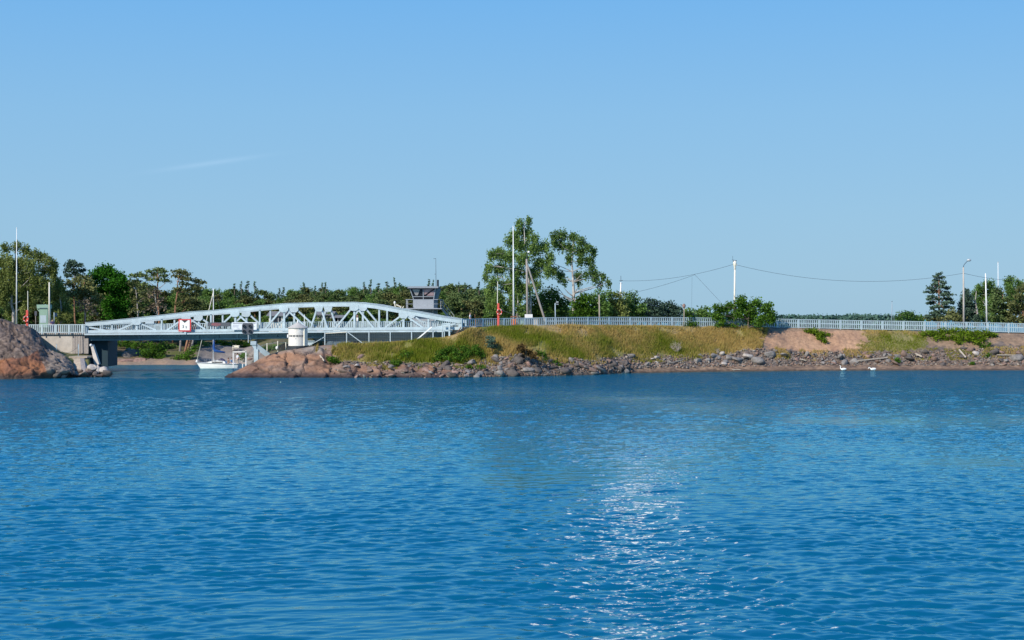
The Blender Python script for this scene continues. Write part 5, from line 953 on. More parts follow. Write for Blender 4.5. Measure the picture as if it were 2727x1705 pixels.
tl = [(470, 768), (540, 764), (600, 772), (700, 776), (730, 774), (800, 765), (840, 768), (900, 768), (960, 764), (1050, 762), (1120, 762), (1200, 757), (1260, 765), (1330, 766)]
for x in range(470, 1340, 17): plant(rng.choice(['pine', 'broadleaf', 'broadleaf', 'spruce', 'birch']), x + rng.uniform(-5, 5), ip(tl, x) - 4 + rng.uniform(0, 10), 300 + rng.uniform(-12, 12), 'ridge', rng)
for x, y in ((548, 765), (625, 757), (643, 753), (660, 750), (679, 754), (808, 756), (839, 763), (859, 757), (866, 756), (970, 756), (987, 749), (1008, 756), (1030, 752), (1050, 743), (1065, 757), (1142, 749), (1154, 750), (1222, 755), (1239, 757), (1275, 755), (1252, 760)): plant('spruce', x, y, 292 + rng.uniform(-4, 4), 'ridge', rng)
for x in range(478, 1330, 21): plant(rng.choice(['pine', 'pine', 'broadleaf', 'birch']), x + rng.uniform(-6, 6), ip(tl, x) + 12 + rng.uniform(0, 12), 268 + rng.uniform(-8, 8), 'middle', rng)
for x in range(470, 1330, 24): plant(rng.choice(['pine', 'broadleaf', 'pine']), x + rng.uniform(-6, 6), ip(tl, x) + 28 + rng.uniform(0, 14), 246 + rng.uniform(-6, 6), 'front', rng)
for x in list(range(440, 1250, 20)): plant(rng.choice(['broadleaf', 'broadleaf', 'birch']), x + rng.uniform(-8, 8), 838 + rng.uniform(-10, 14), 232 + rng.uniform(-3, 3), 'edge', rng, 2.8)
for x in range(300, 500, 20): plant(rng.choice(['pine', 'broadleaf']), x + rng.uniform(-6, 6), 768 + rng.uniform(-8, 22), 236 + rng.uniform(-4, 4), 'left', rng)
for x in range(-60, 480, 26): plant(rng.choice(['pine', 'broadleaf', 'pine']), x + rng.uniform(-6, 6), np.interp(x, [-60, 120, 180, 230, 350, 480], [700, 745, 760, 760, 745, 790]) + rng.uniform(0, 20), 243 + rng.uniform(-8, 8), 'left', rng)
for x in range(-50, 480, 19): plant(rng.choice(['broadleaf', 'pine', 'birch']), x + rng.uniform(-8, 8), 815 + rng.uniform(-16, 16), 226 + rng.uniform(-3, 3), 'left_low', rng, 2.6)
for x in range(1300, 1560, 26): plant(rng.choice(['broadleaf', 'birch']), x + rng.uniform(-8, 8), 815 + rng.uniform(-10, 14), 232 + rng.uniform(-5, 5), 'centre', rng, 4.5)
ORD = ['first', 'second', 'third', 'fourth', 'fifth', 'sixth', 'seventh', 'eighth', 'ninth', 'tenth', 'eleventh', 'twelfth', 'thirteenth', 'fourteenth', 'fifteenth', 'sixteenth', 'seventeenth', 'eighteenth', 'nineteenth', 'twentieth'] + ['twenty-' + w for w in ('first', 'second', 'third', 'fourth', 'fifth', 'sixth', 'seventh', 'eighth', 'ninth')] + ['thirtieth'] + ['thirty-' + w for w in ('first', 'second', 'third', 'fourth', 'fifth', 'sixth', 'seventh', 'eighth', 'ninth')] + ['fortieth'] + ['forty-' + w for w in ('first', 'second', 'third', 'fourth', 'fifth', 'sixth')]
ZN = {'ridge': ('on the skyline ridge', 'trees on the skyline ridge behind the bridge'), 'middle': ('just below the skyline ridge', 'trees in the wood below the ridge'), 'front': ('in the nearest wood behind the bridge', 'trees in the front row of the wood'), 'edge': ('low at the wood edge', 'low trees at the wood edge'), 'left': ('in the wood left of the yacht', 'trees in the left wood'), 'left_low': ('low behind the left bridge end', 'low trees before the left wood'), 'centre': ('low behind the flagpole birches', 'low trees behind the large birches')}
LK = {'pine': 'rounded olive-brown pine', 'spruce': 'narrow pointed dark spruce', 'birch': 'loose grey-green birch', 'broadleaf': 'dense round broadleaf tree'}
for z in ZN:
    for kd in LK:
        L_ = sorted([f for f in forest if f[0] == z and f[1] == kd], key=lambda f: f[2])
        for i, f in enumerate(L_): tag(f[5], (ORD[i] + ' ' if len(L_) > 1 else 'only ') + LK[kd] + ' from the left ' + ZN[z][0], 'tree', ZN[z][1])
for L_ in PROT.values():
    for p in L_:
        if not p['_used']:
            for ch in list(p.children): bpy.data.objects.remove(ch)
            bpy.data.objects.remove(p)
        else: del p['_used']
for f in forest:
    if '_used' in f[5]: del f[5]['_used']
# bushes on the far bank seen under the bridge
for i, (base, Y, bl, mt_, lab) in enumerate([
 ((418, 965), 214.5, [(640,1060,60,22),(720,1070,60,30),(800,1080,60,36),(880,1080,60,36),(960,1110,60,45),(1020,1140,50,45),(850,1150,70,45),(930,1190,70,45),(1000,1210,50,30),(830,1210,50,30)], 'shrub', 'leafy green thicket on the far shore under the bridge, right of the pale rock face'),
 ((296, 965), 215, [(430,1060,45,36),(410,1120,40,45),(420,1190,40,40),(460,1040,40,24)], 'decid', 'dark green bush beside the dark bridge pier, left of the pale rock face'),
 ((503, 962), 214, [(1200,1230,60,24),(1280,1200,60,32),(1350,1150,60,36),(1400,1110,45,28),(1330,1220,50,26)], 'shrub', 'bright green low bush on the shore just left of the yacht'),
 ((600, 925), 226, [(1800,1060,50,36),(1760,1090,40,26),(1860,1050,36,30),(1960,1040,40,36),(2000,1080,45,34),(2050,1060,36,32)], 'shrub', 'green bush on the grey rock behind the yellow bench'),
 ((545, 925), 224, [(1560,1080,50,36),(1600,1130,45,26),(1500,1050,45,30)], 'decid', 'dark rounded bush between yacht mast and forestay'),
 ((672, 945), 206, [(1960,1200,40,16),(2000,1180,36,16)], 'decid', 'low green bush on the shore inside the white gate frame'),
 ((330, 925), 222, [(560,1050,60,20),(620,1040,60,24),(500,1040,50,20),(680,1050,50,24)], 'shrub', 'sunny green bush growing above the pale rock face on the far shore'),
 ((470, 930), 224, [(1080,1060,60,36),(1150,1080,50,36),(1200,1130,50,30),(1110,1130,50,30),(1060,1180,40,24)], 'decid', 'dark leafy bush behind the four bare pine trunks under the bridge'),
 ((640, 925), 229, [(1700,1050,60,40),(1640,1090,40,30),(1900,1090,50,26),(1820,1100,50,24)], 'decid', 'dark green bush on the slope behind the yacht mast'),
 ((752, 930), 200, [(2280,1100,60,26),(2350,1090,60,24),(2420,1100,50,22),(2480,1080,40,24)], 'decid', 'brown-green low bushes on the slope behind the small mesh fence')]):
    hero('shore_bush', lab, 'bush', base, Y, Z2, bl, M[mt_], M['bark'], None, 0.06, 120 + i, dens=13, k=14, ls=.24, sub=.28)
for i, (xb, yb, xt, yt) in enumerate(((479, 938, 481, 905), (492, 938, 499, 905), (499, 935, 507, 905), (508, 932, 514, 905))):
    t = thing('bare_pine_tree', ['upright grey', 'leaning reddish', 'leaning pale', 'thin leaning'][i] + ' pine trunk on the shore under the bridge, ' + ['leftmost', 'second', 'third', 'rightmost'][i] + ' of the four', 'tree', tuple(W(xb, yb, 220)), 'bare pine trunks under the bridge')
    d = W(xt, yt, 221) - W(xb, yb, 220); k_ = 3.0; ob = MB().tube([W(xb, yb + 3, 220), W(xb, yb + 3, 220) + d * 1.1, W(xb, yb, 220) + d * k_], [.2, .16, .1], 7).build('trunk', M['barkpine'] if i in (1, 2) else M['barkgrey'], t, True)
    top = W(xb, yb, 220) + d * k_ - Vector(t.location); obj_np('crown', leafmesh('crown', 300 + i, [((top.x, top.y, top.z), (1.6, 1.6, .7)), ((top.x + 1, top.y, top.z - 1), (1.2, 1.2, .6)), ((top.x - 1, top.y, top.z + .7), (1.2, 1.2, .6))], dens=8, k=13, ls=.3, sub=.35, flat=.5), M['pine'], t)
# ------------------------------------------------------------------ grass on the bank (uncountable)
def blades():
    rs = np.random.RandomState(9); m = np.maximum((grass + g2 * 1.0) * (VV > 2.0) * (VV < 5.2), 0.5 * (XX > 960) * (VV > 2.35) * (VV < 3.2) * (gn2 > 0.06))
    cell = np.argwhere(m[:-1, :-1] > 0.35); A = PP[:-1, :-1]; B_ = PP[1:, :-1]; C2 = PP[:-1, 1:]
    ar = np.linalg.norm(np.cross(B_ - A, C2 - A), axis=-1)[cell[:, 0], cell[:, 1]]; n = 150000
    gpos = A[cell[:, 0], cell[:, 1]]; ar = ar * np.clip(2.6 * vnoise(gpos * 0.55, 14) - 0.45, 0.04, 1) * (0.35 + 0.65 * sstep(YPX[cell[:, 0], cell[:, 1]] * -1 + gl[cell[:, 0], cell[:, 1]], 0, 12)); ch = cell[rs.choice(len(cell), n, p=ar / ar.sum())]; u = rs.rand(n, 1); v = rs.rand(n, 1); i, j = ch[:, 0], ch[:, 1]
    P = A[i, j] + u * (B_[i, j] - A[i, j]) + v * (C2[i, j] - A[i, j]); dr = dryness[i, j]; yg = VV[i, j]
    h = (0.12 + 0.42 * rs.rand(n) ** 1.5) * (0.35 + 1.3 * vnoise(P * 0.6, 4)) * np.where(yg > 4.7, 0.4, 1.0) * np.where(XX[i, j] > 2100, .7, 1); w = 0.035 + 0.03 * rs.rand(n)
    a = rs.rand(n) * 6.28; d = np.stack([np.cos(a) * w, np.sin(a) * w, 0 * a], -1); l = rs.randn(n, 2) * 0.10 * h[:, None] * 2
    top = P + np.stack([l[:, 0] + 0.05, l[:, 1], h], -1); P = P - np.array([0, 0, .05])
    V = np.stack([P - d, P + d, top], 1).reshape(-1, 3); T = np.clip(dr * 0.95 + rs.randn(n) * 0.16, 0, 1)
    me = np_mesh('grass', V, np.arange(3 * n).reshape(n, 3), False, {'tint': np.repeat(T, 3)}); tag(obj_np('grass', me, M['grassm']), kind='stuff')
blades()
# ------------------------------------------------------------------ stones
def rock_mesh(seed, sub=2):
    import bmesh
    bm = bmesh.new(); bmesh.ops.create_icosphere(bm, subdivisions=sub, radius=1.0); rs = np.random.RandomState(seed); V = np.array([v.co[:] for v in bm.verts])
    for _ in range(13):
        nrm = rs.randn(3); nrm /= np.linalg.norm(nrm); c = 0.36 + 0.36 * rs.rand(); dd_ = V @ nrm - c; V -= np.clip(dd_, 0, None)[:, None] * nrm
    V *= 1.25 + 0.06 * fbm(V * 1.7 + seed, 2, seed)[:, None]; V *= np.array([1.0, 0.8 + .3 * rs.rand(), 0.6 + 0.3 * rs.rand()])
    F_ = [[v.index for v in f.verts] for f in bm.faces]; bm.free(); return V, np.array(F_)
RK = [rock_mesh(s, 2) for s in range(12)]
RKM = {}
def rock_me(i, mt):
    if (i, mt) not in RKM:
        V, Fq = RK[i]; me = np_mesh('boulder', V, Fq, False); me.materials.append(M[mt]); RKM[(i, mt)] = me
    return RKM[(i, mt)]
LABR = {'stoneA': 'grey granite boulder', 'stoneB': 'pinkish granite boulder', 'stoneC': 'dark grey boulder', 'stoneD': 'pale whitish boulder', 'stoneE': 'brown boulder'}
def boulder(x, y, Y, r, mt, rng, label=None, group=None, sz=(1, 1, 1), rot=None, i=None):
    o = bpy.data.objects.new('boulder', rock_me(i if i is not None else rng.randrange(12), mt)); link(o); o.location = W(x, y, Y)
    o.rotation_euler = rot or (rng.uniform(-.5, .5), rng.uniform(-.5, .5), rng.uniform(0, 6.28)); o.scale = tuple(r * s for s in sz); tag(o, label, 'boulder', group); return o
def surf(x, vq):
    i = int(np.clip(np.searchsorted(px, x), 0, len(px) - 1)); j = int(np.clip(np.searchsorted(pv, vq), 0, len(pv) - 1)); return PP[i, j]
rng = random.Random(21)
big = [(1855, 962, 15, 'stoneA', 'big grey rounded boulder at the left end of the row under the dry grass'), (1885, 962, 11, 'stoneA', 'grey boulder second in the row under the dry grass'), (1909, 950, 14, 'stoneA', 'smooth blue-grey tilted boulder above the middle of the boulder row'), (1930, 962, 14, 'stoneA', 'broad grey boulder in the middle of the boulder row'), (1965, 958, 18, 'stoneA', 'long grey boulder right of the middle of the row'), (2010, 960, 22, 'stoneA', 'largest flat-topped grey boulder at the right of the row'), (2050, 944, 20, 'stoneA', 'big grey boulder heaped above the right end of the row'), (1985, 952, 12, 'stoneC', 'dark boulder between two large grey ones in the row'), (2100, 938, 12, 'stoneC', 'upright dark boulder at the foot of the sand slope'), (2086, 942, 6, 'stoneD', 'small pale stone leaning on the upright dark boulder'), (2120, 958, 14, 'stoneB', 'pink wedge-shaped boulder below the sand slope'),
 (2420, 955, 18, 'stoneC', 'dark angular boulder right of the swans'), (2365, 962, 13, 'stoneA', 'grey boulder under the driftwood plank'), (2598, 940, 15, 'stoneD', 'smooth white oval boulder below the wide rose bush'), (2700, 955, 22, 'stoneA', 'large grey flat boulder near the right edge'), (2665, 937, 14, 'stoneB', 'pinkish boulder above the large grey one near the right edge'), (2600, 956, 12, 'stoneB', 'reddish boulder under the white oval boulder'), (2560, 948, 14, 'stoneC', 'dark slab leaning beside the slanting board'), (2312, 948, 14, 'stoneB', 'red-brown slab left of the driftwood plank'), (2290, 958, 12, 'stoneC', 'almost black boulder left of the driftwood plank'), (2640, 968, 14, 'stoneC', 'dark boulder at the waterline near the right edge'), (2510, 972, 12, 'stoneC', 'dark boulder at the waterline below the tiered pine'),
 (1385, 962, 14, 'stoneA', 'pale grey boulder at the top of the heap below the juniper'), (1350, 955, 12, 'stoneB', 'pinkish boulder at the top of the heap below the pine sapling'), (1320, 950, 12, 'stoneA', 'grey boulder on the left top of the stone heap'), (1410, 972, 13, 'stoneB', 'reddish boulder in the heap below the juniper'), (1355, 990, 13, 'stoneC', 'dark boulder at the waterline below the stone heap'), (1255, 965, 18, 'stoneA', 'large grey boulder behind the two grass tufts'), (1380, 992, 12, 'stoneE', 'brown boulder at the waterline below the juniper'), (960, 950, 12, 'stoneB', 'light brown blocky boulder right of the bare rock'), (952, 972, 12, 'stoneD', 'pale wedge boulder on the shore between bare rock and brambles'), (925, 976, 11, 'stoneA', 'grey boulder left of the pale wedge boulder'), (1045, 976, 12, 'stoneA', 'grey pointed boulder below the middle of the grass bank'), (1010, 978, 10, 'stoneB', 'pink flat boulder left of the grey pointed boulder'),
 (1545, 972, 14, 'stoneC', 'dark boulder at the shore below the slanting prop'), (1490, 985, 13, 'stoneC', 'dark brown boulder at the waterline below the slanting prop'), (1590, 978, 13, 'stoneE', 'brown boulder by the water near the end of the dark stone bank'), (1650, 983, 16, 'stoneC', 'last dark boulder where the beach begins'), (1735, 955, 13, 'stoneD', 'flat whitish slab above the beach left of the grey boulder row')]
for x, y, rp_, mt, lab in big:
    p = surf_row(x, y); Y = p[1] - 0.05; boulder(x, y + 1, Y, rp_ * Y / F, mt, rng, lab, None, (1, .9, .85 if mt != 'stoneD' else .6), (rng.uniform(-.25, .25), rng.uniform(-.25, .25), rng.uniform(0, 6)))
zones = [(895, 1130, ['stoneE', 'stoneB', 'stoneA', 'stoneE', 'stoneC'], 1.1, 2.6, 13), (1130, 1300, ['stoneA', 'stoneC', 'stoneE', 'stoneB'], 1.0, 2.9, 42), (1300, 1480, ['stoneA', 'stoneA', 'stoneE', 'stoneC', 'stoneC'], 1.0, 2.95, 52), (1480, 1680, ['stoneC', 'stoneA', 'stoneE', 'stoneC'], 1.0, 2.95, 50), (1680, 2060, ['stoneA', 'stoneD', 'stoneA', 'stoneC'], 2.15, 2.9, 22), (2060, 2400, ['stoneA', 'stoneB', 'stoneC', 'stoneE', 'stoneA'], 1.9, 2.95, 40), (2400, 2760, ['stoneA', 'stoneB', 'stoneC', 'stoneE', 'stoneC', 'stoneA'], 1.85, 3.15, 50)]
MARKS = [(910, 'right of the bare rock'), (945, 'by the pale wedge boulder'), (985, 'below the left grass bank'), (1030, 'by the grey pointed boulder'), (1075, 'below the slanting barrier pole'), (1115, 'below the bridge end'), (1160, 'left of the brambles'), (1200, 'below the brambles'), (1250, 'around the two grass tufts'), (1290, 'left of the pine sapling'), (1325, 'below the red lifebuoy post'), (1365, 'below the orange box'), (1400, 'below the juniper'), (1440, 'right of the juniper'), (1478, 'below the camera post'), (1525, 'below the forked birch'), (1570, 'between forked birch and grey stump'), (1600, 'below the grey stump'), (1650, 'at the start of the beach'), (1710, 'by the flat white slab'), (1770, 'left of the dead bush'), (1820, 'below the rusty post'), (1900, 'behind the grey boulder row'), (1990, 'below the sapling bush'), (2050, 'left of the sand slope'), (2100, 'below the left sand slope'), (2160, 'below the middle of the sand slope'), (2210, 'below the right sand slope'), (2250, 'above the left swan'), (2300, 'left of the driftwood plank'), (2340, 'above the right swan'), (2390, 'right of the driftwood plank'), (2440, 'by the dark angular boulder'), (2500, 'below the tiered pine'), (2550, 'by the slanting board'), (2600, 'by the white oval boulder'), (2650, 'left of the big flat grey boulder'), (2700, 'by the big flat grey boulder'), (2750, 'at the right edge')]
for x0, x1, cols, v0, v1, n in zones:
    for k in range(n):
        x = rng.uniform(x0, x1); vq = rng.uniform(v0, v1); p = surf(x, vq); r = .24 + .55 * rng.random() ** 2.2; mt = rng.choice(cols); o = bpy.data.objects.new('boulder', rock_me(rng.randrange(12), mt)); link(o)
        o.location = (p[0], p[1], p[2] + r * .12); o.rotation_euler = (rng.uniform(-.6, .6), rng.uniform(-.6, .6), rng.uniform(0, 6.28)); o.scale = (r * rng.uniform(.8, 1.5), r, r * rng.uniform(.65, 1.0))
        q = (vq - v0) / (v1 - v0); rw = 'at the waterline' if q < .3 else ('midway up the stones' if q < .68 else 'atop the stones'); szw = 'small ' if r < .3 else ('medium ' if r < .48 else 'large ')
        wh = min(MARKS, key=lambda m_: abs(m_[0] - x))[1]; tag(o, szw + LABR[mt] + ' ' + rw + ' ' + wh, 'boulder', LABR[mt] + 's ' + rw + ' ' + wh)
# boulders at the foot of the left abutment
for x, y, Y, r, mt, lab, sz in [(238, 992, 167.3, .5, 'stoneE', 'brown boulder just right of the stained concrete block', (1, 1, 1)), (246, 983, 168, .65, 'stoneD', 'pale boulder at the foot of the leaning slab', (1, 1, 1)), (262, 986, 168.2, .6, 'stoneD', 'cream coloured boulder under the leaning slab', (1, 1, 1.2)), (277, 983, 168.4, .7, 'stoneD', 'pale flat-topped boulder at the tip of the left shore', (1.1, 1, .9)), (284, 996, 167.6, .6, 'stoneC', 'dark wet boulder at the tip of the left shore', (1, 1, 1)), (255, 999, 167.3, .62, 'stoneC', 'dark wet boulder below the leaning slab', (1.2, 1, .8)), (180, 996, 166, .6, 'stoneC', 'dark boulder left of the stained concrete block', (1, 1, 1.3)), (166, 992, 165, .8, 'stoneA', 'grey boulder at the right foot of the left headland', (1, 1, 1)), (150, 1000, 164, .6, 'stoneC', 'dark boulder at the waterline of the left headland', (1.2, 1, .8)), (172, 976, 167, .5, 'stoneA', 'grey block above the dark boulder on the left headland', (1, 1, 1)), (190, 985, 167.6, .4, 'stoneE', 'brown boulder against the left side of the concrete block', (.8, 1, 1.4))]:
    boulder(x, y, Y, r, mt, rng, lab, None, sz)
# far-bank rocks
boulder(342, 948, 216, 2.1, 'stoneA', rng, 'tall pale grey rock face on the far shore under the left half of the bridge', None, (1.05, .9, 1.15), (0, 0, 1), 3)
for x, y, r, mt, lab in [(325, 962, 1.2, 'stoneB', 'orange-pink rock at the left foot of the pale rock face'), (352, 963, 1.3, 'stoneB', 'orange-pink rock at the middle foot of the pale rock face'), (374, 964, 1.1, 'stoneB', 'orange-pink rock at the right foot of the pale rock face')]: boulder(x, y, 213, r, mt, rng, lab, None, (1.2, .8, .6), (0, 0, .5))
for x, y, Y, r, mt, lab in [(645, 959, 207, .55, 'stoneD', 'yellowish round boulder seen through the white gate frame'), (663, 956, 205, .45, 'stoneB', 'pink round boulder between the gate frame and the steel column'), (753, 927, 182, .75, 'stoneB', 'pinkish boulder behind the small mesh fence left of the hut')]: boulder(x, y, Y, r, mt, rng, lab, None, (1, 1, .9))
def rubble():
    rs = np.random.RandomState(31); V0, F0 = rock_mesh(50, 1); Vs = []; Fs = []; Cs = []; pal = np.array([[.23, .205, .185], [.28, .185, .14], [.11, .09, .08], [.33, .28, .23], [.22, .15, .105]]); n = 0
    while n < 6200:
        x = rs.uniform(880, 2800); vq = rs.uniform(1.0 if x < 1680 else 1.8, 3.1); i = int(np.clip(np.searchsorted(px, x), 0, len(px) - 1)); j = int(np.clip(np.searchsorted(pv, vq), 0, len(pv) - 1))
        if grass[i, j] > .6 or sandm[i, j] > .5 and rs.rand() > .16: 
            if rs.rand() > (.03 if grass[i, j] > .6 else .3): continue
        if x < 1200 and bed[i, j] > .5 and rs.rand() > .10: continue
        r = rs.uniform(.07, .24) * (1 if rs.rand() > .15 else 1.4); a = rs.rand() * 6.28; Rm = np.array([[math.cos(a), -math.sin(a), 0], [math.sin(a), math.cos(a), 0], [0, 0, 1]]); q = (V0 * np.array([rs.uniform(.7, 1.4), 1, rs.uniform(.6, 1.1)])) @ Rm.T * r + PP[i, j] + np.array([rs.uniform(-.1, .1), rs.uniform(-.1, .1), r * .2])
        Fs.append(F0 + len(V0) * n); Vs.append(q); Cs.append(np.tile(pal[rs.randint(5)] * rs.uniform(.7, 1.15), (len(V0), 1))); n += 1
    tag(obj_np('rubble', np_mesh('rubble', np.concatenate(Vs), np.concatenate(Fs), False, None, np.concatenate(Cs)), M['terrain']), kind='stuff')
rubble()
# driftwood
for x0, y0, x1, y1, w_, lab, nm in [(2283, 961, 2363, 952, .16, 'long pale driftwood plank lying on the stones above the swans', 'driftwood'), (2554, 932, 2572, 953, .18, 'pale board leaning steeply on the stones under the rose bush', 'driftwood'), (2655, 945, 2712, 946, .12, 'thin pale plank lying level on the stones near the right edge', 'driftwood'), (2130, 956, 2147, 960, .14, 'short pale plank on the stones below the sand slope', 'driftwood'), (2438, 942, 2455, 950, .2, 'short reddish board lying across the dark angular boulder', 'driftwood'), (853, 947, 864, 962, .16, 'short bleached timber leaning in a cleft of the bare rock', 'driftwood'), (1950, 984.5, 1972, 984.8, .1, 'white washed-up board at the beach waterline below the boulder row', 'driftwood'), (1820, 958, 1790, 966, .1, 'curved grey branch on the beach left of the boulder row', 'driftwood')]:
    p0 = surf_row(x0, y0); p1 = surf_row(x1, y1); a = W(x0, y0, p0[1] - .45); b = W(x1, y1, p1[1] - .45); t = thing(nm, lab, 'driftwood', tuple((a + b) / 2)); MB().bar(a, b, w_ * 1.4, w_).build('timber', M['wood'], t)
    MB().bar(a.lerp(b, .1) - Vector((0, 0, w_)), a.lerp(b, .35) - Vector((0, 0, w_ * .5)), w_ * .7, w_ * .5).build('splinter', M['wood'], t)
# ------------------------------------------------------------------ poles, lamps, flagpoles, boxes
def pole(name, label, cat, base, top, Y, r0, r1, mt, parts=None, lean=0.0):
    b = W(*base, Y); t_ = W(*top, Y + lean); t = thing(name, label, cat, tuple(b)); MB().tube([b - Vector((0, 0, .3)), b.lerp(t_, .5), t_], [r0, (r0 + r1) / 2, r1], 10).build('shaft', M[mt], t, True)
    return t, b, t_
def cap(t, p, r, mt='white', nm='cap'): MB().ell(p, (r, r, r * .8), 10, 7).build(nm, M[mt], t, True)
t, b, q = pole('flagpole', 'tall white flagpole without flag in front of the tallest birch', 'flagpole', (1368, 868), (1366.6, 603), 184, .13, .05, 'white'); cap(t, q, .08); MB().box(b + Vector((0, 0, .15)), (.4, .4, .3)).build('foot', M['steel'], t)
t, b, q = pole('flagpole', 'tall white flagpole rising above the birch at the far left edge', 'flagpole', (44, 872), (44.5, 607), 192, .10, .04, 'white'); cap(t, q, .08); MB().box(b, (.4, .4, .3)).build('foot', M['steel'], t)
t, b, q = pole('flagpole', 'shorter cream pole directly beside the pale green kiosk', 'pole', (131.7, 864), (131.2, 753), 185, .12, .08, 'cream'); cap(t, q, .08, 'cream'); MB().box(b, (.3, .3, .2)).build('foot', M['steel'], t)
def life_post(x, yb, yt, ypole, Y, rx, ry, label, side):
    b = W(x, yb, Y); t = thing('lifebuoy_post', label, 'post', tuple(b)); MB().bar(b - Vector((0, 0, .2)), W(x, yt, Y), .2, .26).build('post', M['coral'], t)
    MB().tube([W(x, yt + 2, Y) + Vector((-.1 * side, -.05, 0)), W(x - 1.5 * side, ypole, Y)], .045, 8).build('hook_pole', M['cream'], t); c = W(rx, ry, Y) + Vector((0, -.2, 0)); mb = MB()
    n, m_ = 20, 8; vs = []; fs = []
    for i in range(n):
        a = 2 * math.pi * i / n
        for j in range(m_): p = 2 * math.pi * j / m_; rr_ = .34 + .09 * math.cos(p); vs.append(c + Vector((rr_ * math.cos(a) * .85, .09 * math.sin(p), rr_ * math.sin(a))))
    for i in range(n):
        for j in range(m_): fs.append((i * m_ + j, i * m_ + (j + 1) % m_, ((i + 1) % n) * m_ + (j + 1) % m_, ((i + 1) % n) * m_ + j))
    mb.add(vs, fs); ob = mb.build('lifebuoy', M['coral'], t, True); mb = MB()
    for a in (.8, 2.4, 3.9, 5.5): mb.box(c + Vector((.34 * math.cos(a) * .85, -.05, .34 * math.sin(a))), (.1, .14, .1))
    mb.build('band', M['white'], ob)
life_post(1326.8, 869, 808, 750, 177.2, 1330, 831, 'red lifebuoy post with a thin pale pole on top, left of the orange box', 1)
life_post(72.5, 872, 826, 775, 176, 71, 849.5, 'red lifebuoy post on the left headland beside the abutment railing', -1)
bx = thing('orange_bin', 'orange box with dark red frame at the foot of the white flagpole', 'box', tuple(W(1368, 868, 181.5)))
MB().span(W(1362.8, 868.5, 181.5), W(1373.5, 848.5, 182.2)).build('body', M['orange'], bx)
mb = MB(); mb.bar(W(1360.5, 869, 181.7), W(1360.5, 843, 181.7), .5, .1); mb.bar(W(1375.5, 869, 181.7), W(1375.5, 843, 181.7), .5, .1); mb.bar(W(1360, 843.5, 181.7), W(1376, 843.5, 181.7), .6, .14); mb.build('frame', M['rust'], bx)
wbx = thing('white_cabinet', 'white rectangular cabinet standing behind the railing at the foot of the wooden pole', 'cabinet', tuple(W(1408, 866, 190)))
MB().span(W(1397.5, 847.5, 189.6), W(1418, 837.2, 190.6)).build('cabinet', M['white'], wbx)
mb = MB(); mb.bar(W(1400, 868, 190), W(1400, 847, 190), .1, .1); mb.bar(W(1415, 868, 190), W(1415, 847, 190), .1, .1); mb.build('legs', M['steel'], wbx)
for x0, x1, y0, mt, lab in ((1387, 1393.5, 853, 'green', 'narrow green bin behind the railing right of the orange box'), (1399, 1420, 850, 'greyblue', 'low blue-grey container behind the railing under the white cabinet'), (1422, 1433, 849, 'concrete', 'low beige container behind the railing below the wooden prop')):
    t = thing('container', lab, 'container', tuple(W((x0 + x1) / 2, 868, 187))); MB().span(W(x0, 869, 186.6), W(x1, y0, 187.6)).build('body', M[mt], t); MB().span(W(x0 - .5, y0, 186.5), W(x1 + .5, y0 - 1.6, 187.7)).build('lid', M[mt], t)
t, b, q = pole('utility_pole', 'grey wooden utility pole with a slanting prop and a white lamp, behind the white cabinet', 'pole', (1405.2, 866), (1402.4, 690), 191, .17, .13, 'polewood')
MB().tube([W(1456, 868, 191), W(1404.5, 705, 191)], [.15, .12], 10).build('prop', M['polewood'], t); mb = MB(); mb.tube([q - Vector((0, 0, .5)), q + Vector((.05, 0, .5)), q + Vector((.1, 0, .9))], .04, 6); mb.build('lamp_arm', M['wire'], t)
MB().lathe(W(1408, 672.5, 191), [(.16, -.05), (.17, .03), (.13, .15), (.03, .2)], 12).build('lamp', M['white'], t, True); MB().tube([q + Vector((.1, 0, .9)), W(1408, 671, 191)], .035, 6).build('lamp_arm', M['wire'], t)
t, b, q = pole('camera_post', 'slim pale post with small cameras at its top, between the two large birches', 'post', (1479.5, 867), (1478.3, 808), 184.5, .07, .06, 'rail')
MB().bar(q, q + Vector((.35, 0, .12)), .05, .05).build('arm', M['steel'], t); MB().box(q + Vector((.28, -.05, .17)), (.3, .16, .13)).build('camera', M['steel'], t); MB().box(q + Vector((.3, -.05, -.12)), (.28, .14, .1)).build('camera', M['grey'], t)
t, b, q = pole('stump_pole', 'bare weathered tree stump behind the railing, right of the forked birch', 'stump', (1597, 866), (1595.5, 785), 193, .12, .07, 'wood'); MB().tube([W(1596, 812, 193), W(1591, 806, 193)], .05, 6).build('knot', M['wood'], t)
t, b, q = pole('marker_post', 'rusty orange post with a pale pink head in front of the railing', 'post', (1821.5, 864), (1821.8, 820), 191.2, .07, .06, 'wood'); MB().lathe(W(1821.5, 819, 191.2), [(.05, -.1), (.19, 0), (.24, .25), (.16, .45), (.05, .5)], 10).build('head', M['stoneB'], t, True)
t, b, q = pole('harbour_light_pole', 'tall pale pole with a cream head and small instruments behind the big sapling bush', 'pole', (1955.5, 870), (1957, 716), 206, .15, .12, 'cream')
MB().lathe(W(1957, 718, 206), [(.12, 0), (.17, .15), (.14, .35), (.2, .5), (.26, .8), (.23, 1.1), (.1, 1.25)], 12).build('head', M['cream'], t, True); MB().box(W(1960.5, 705, 206), (.2, .2, .22)).build('fitting', M['cream'], t)
mb = MB(); mb.tube([W(1956, 699, 206), W(1953, 695, 206)], .07, 6); mb.tube([W(1949, 692, 206), W(1960, 694, 206)], .025, 5); mb.tube([W(1952, 697, 206), W(1951, 682, 206)], .02, 5); mb.tube([W(1956, 697, 206), W(1962, 694, 206)], .05, 6); mb.build('instruments', M['wire'], t)
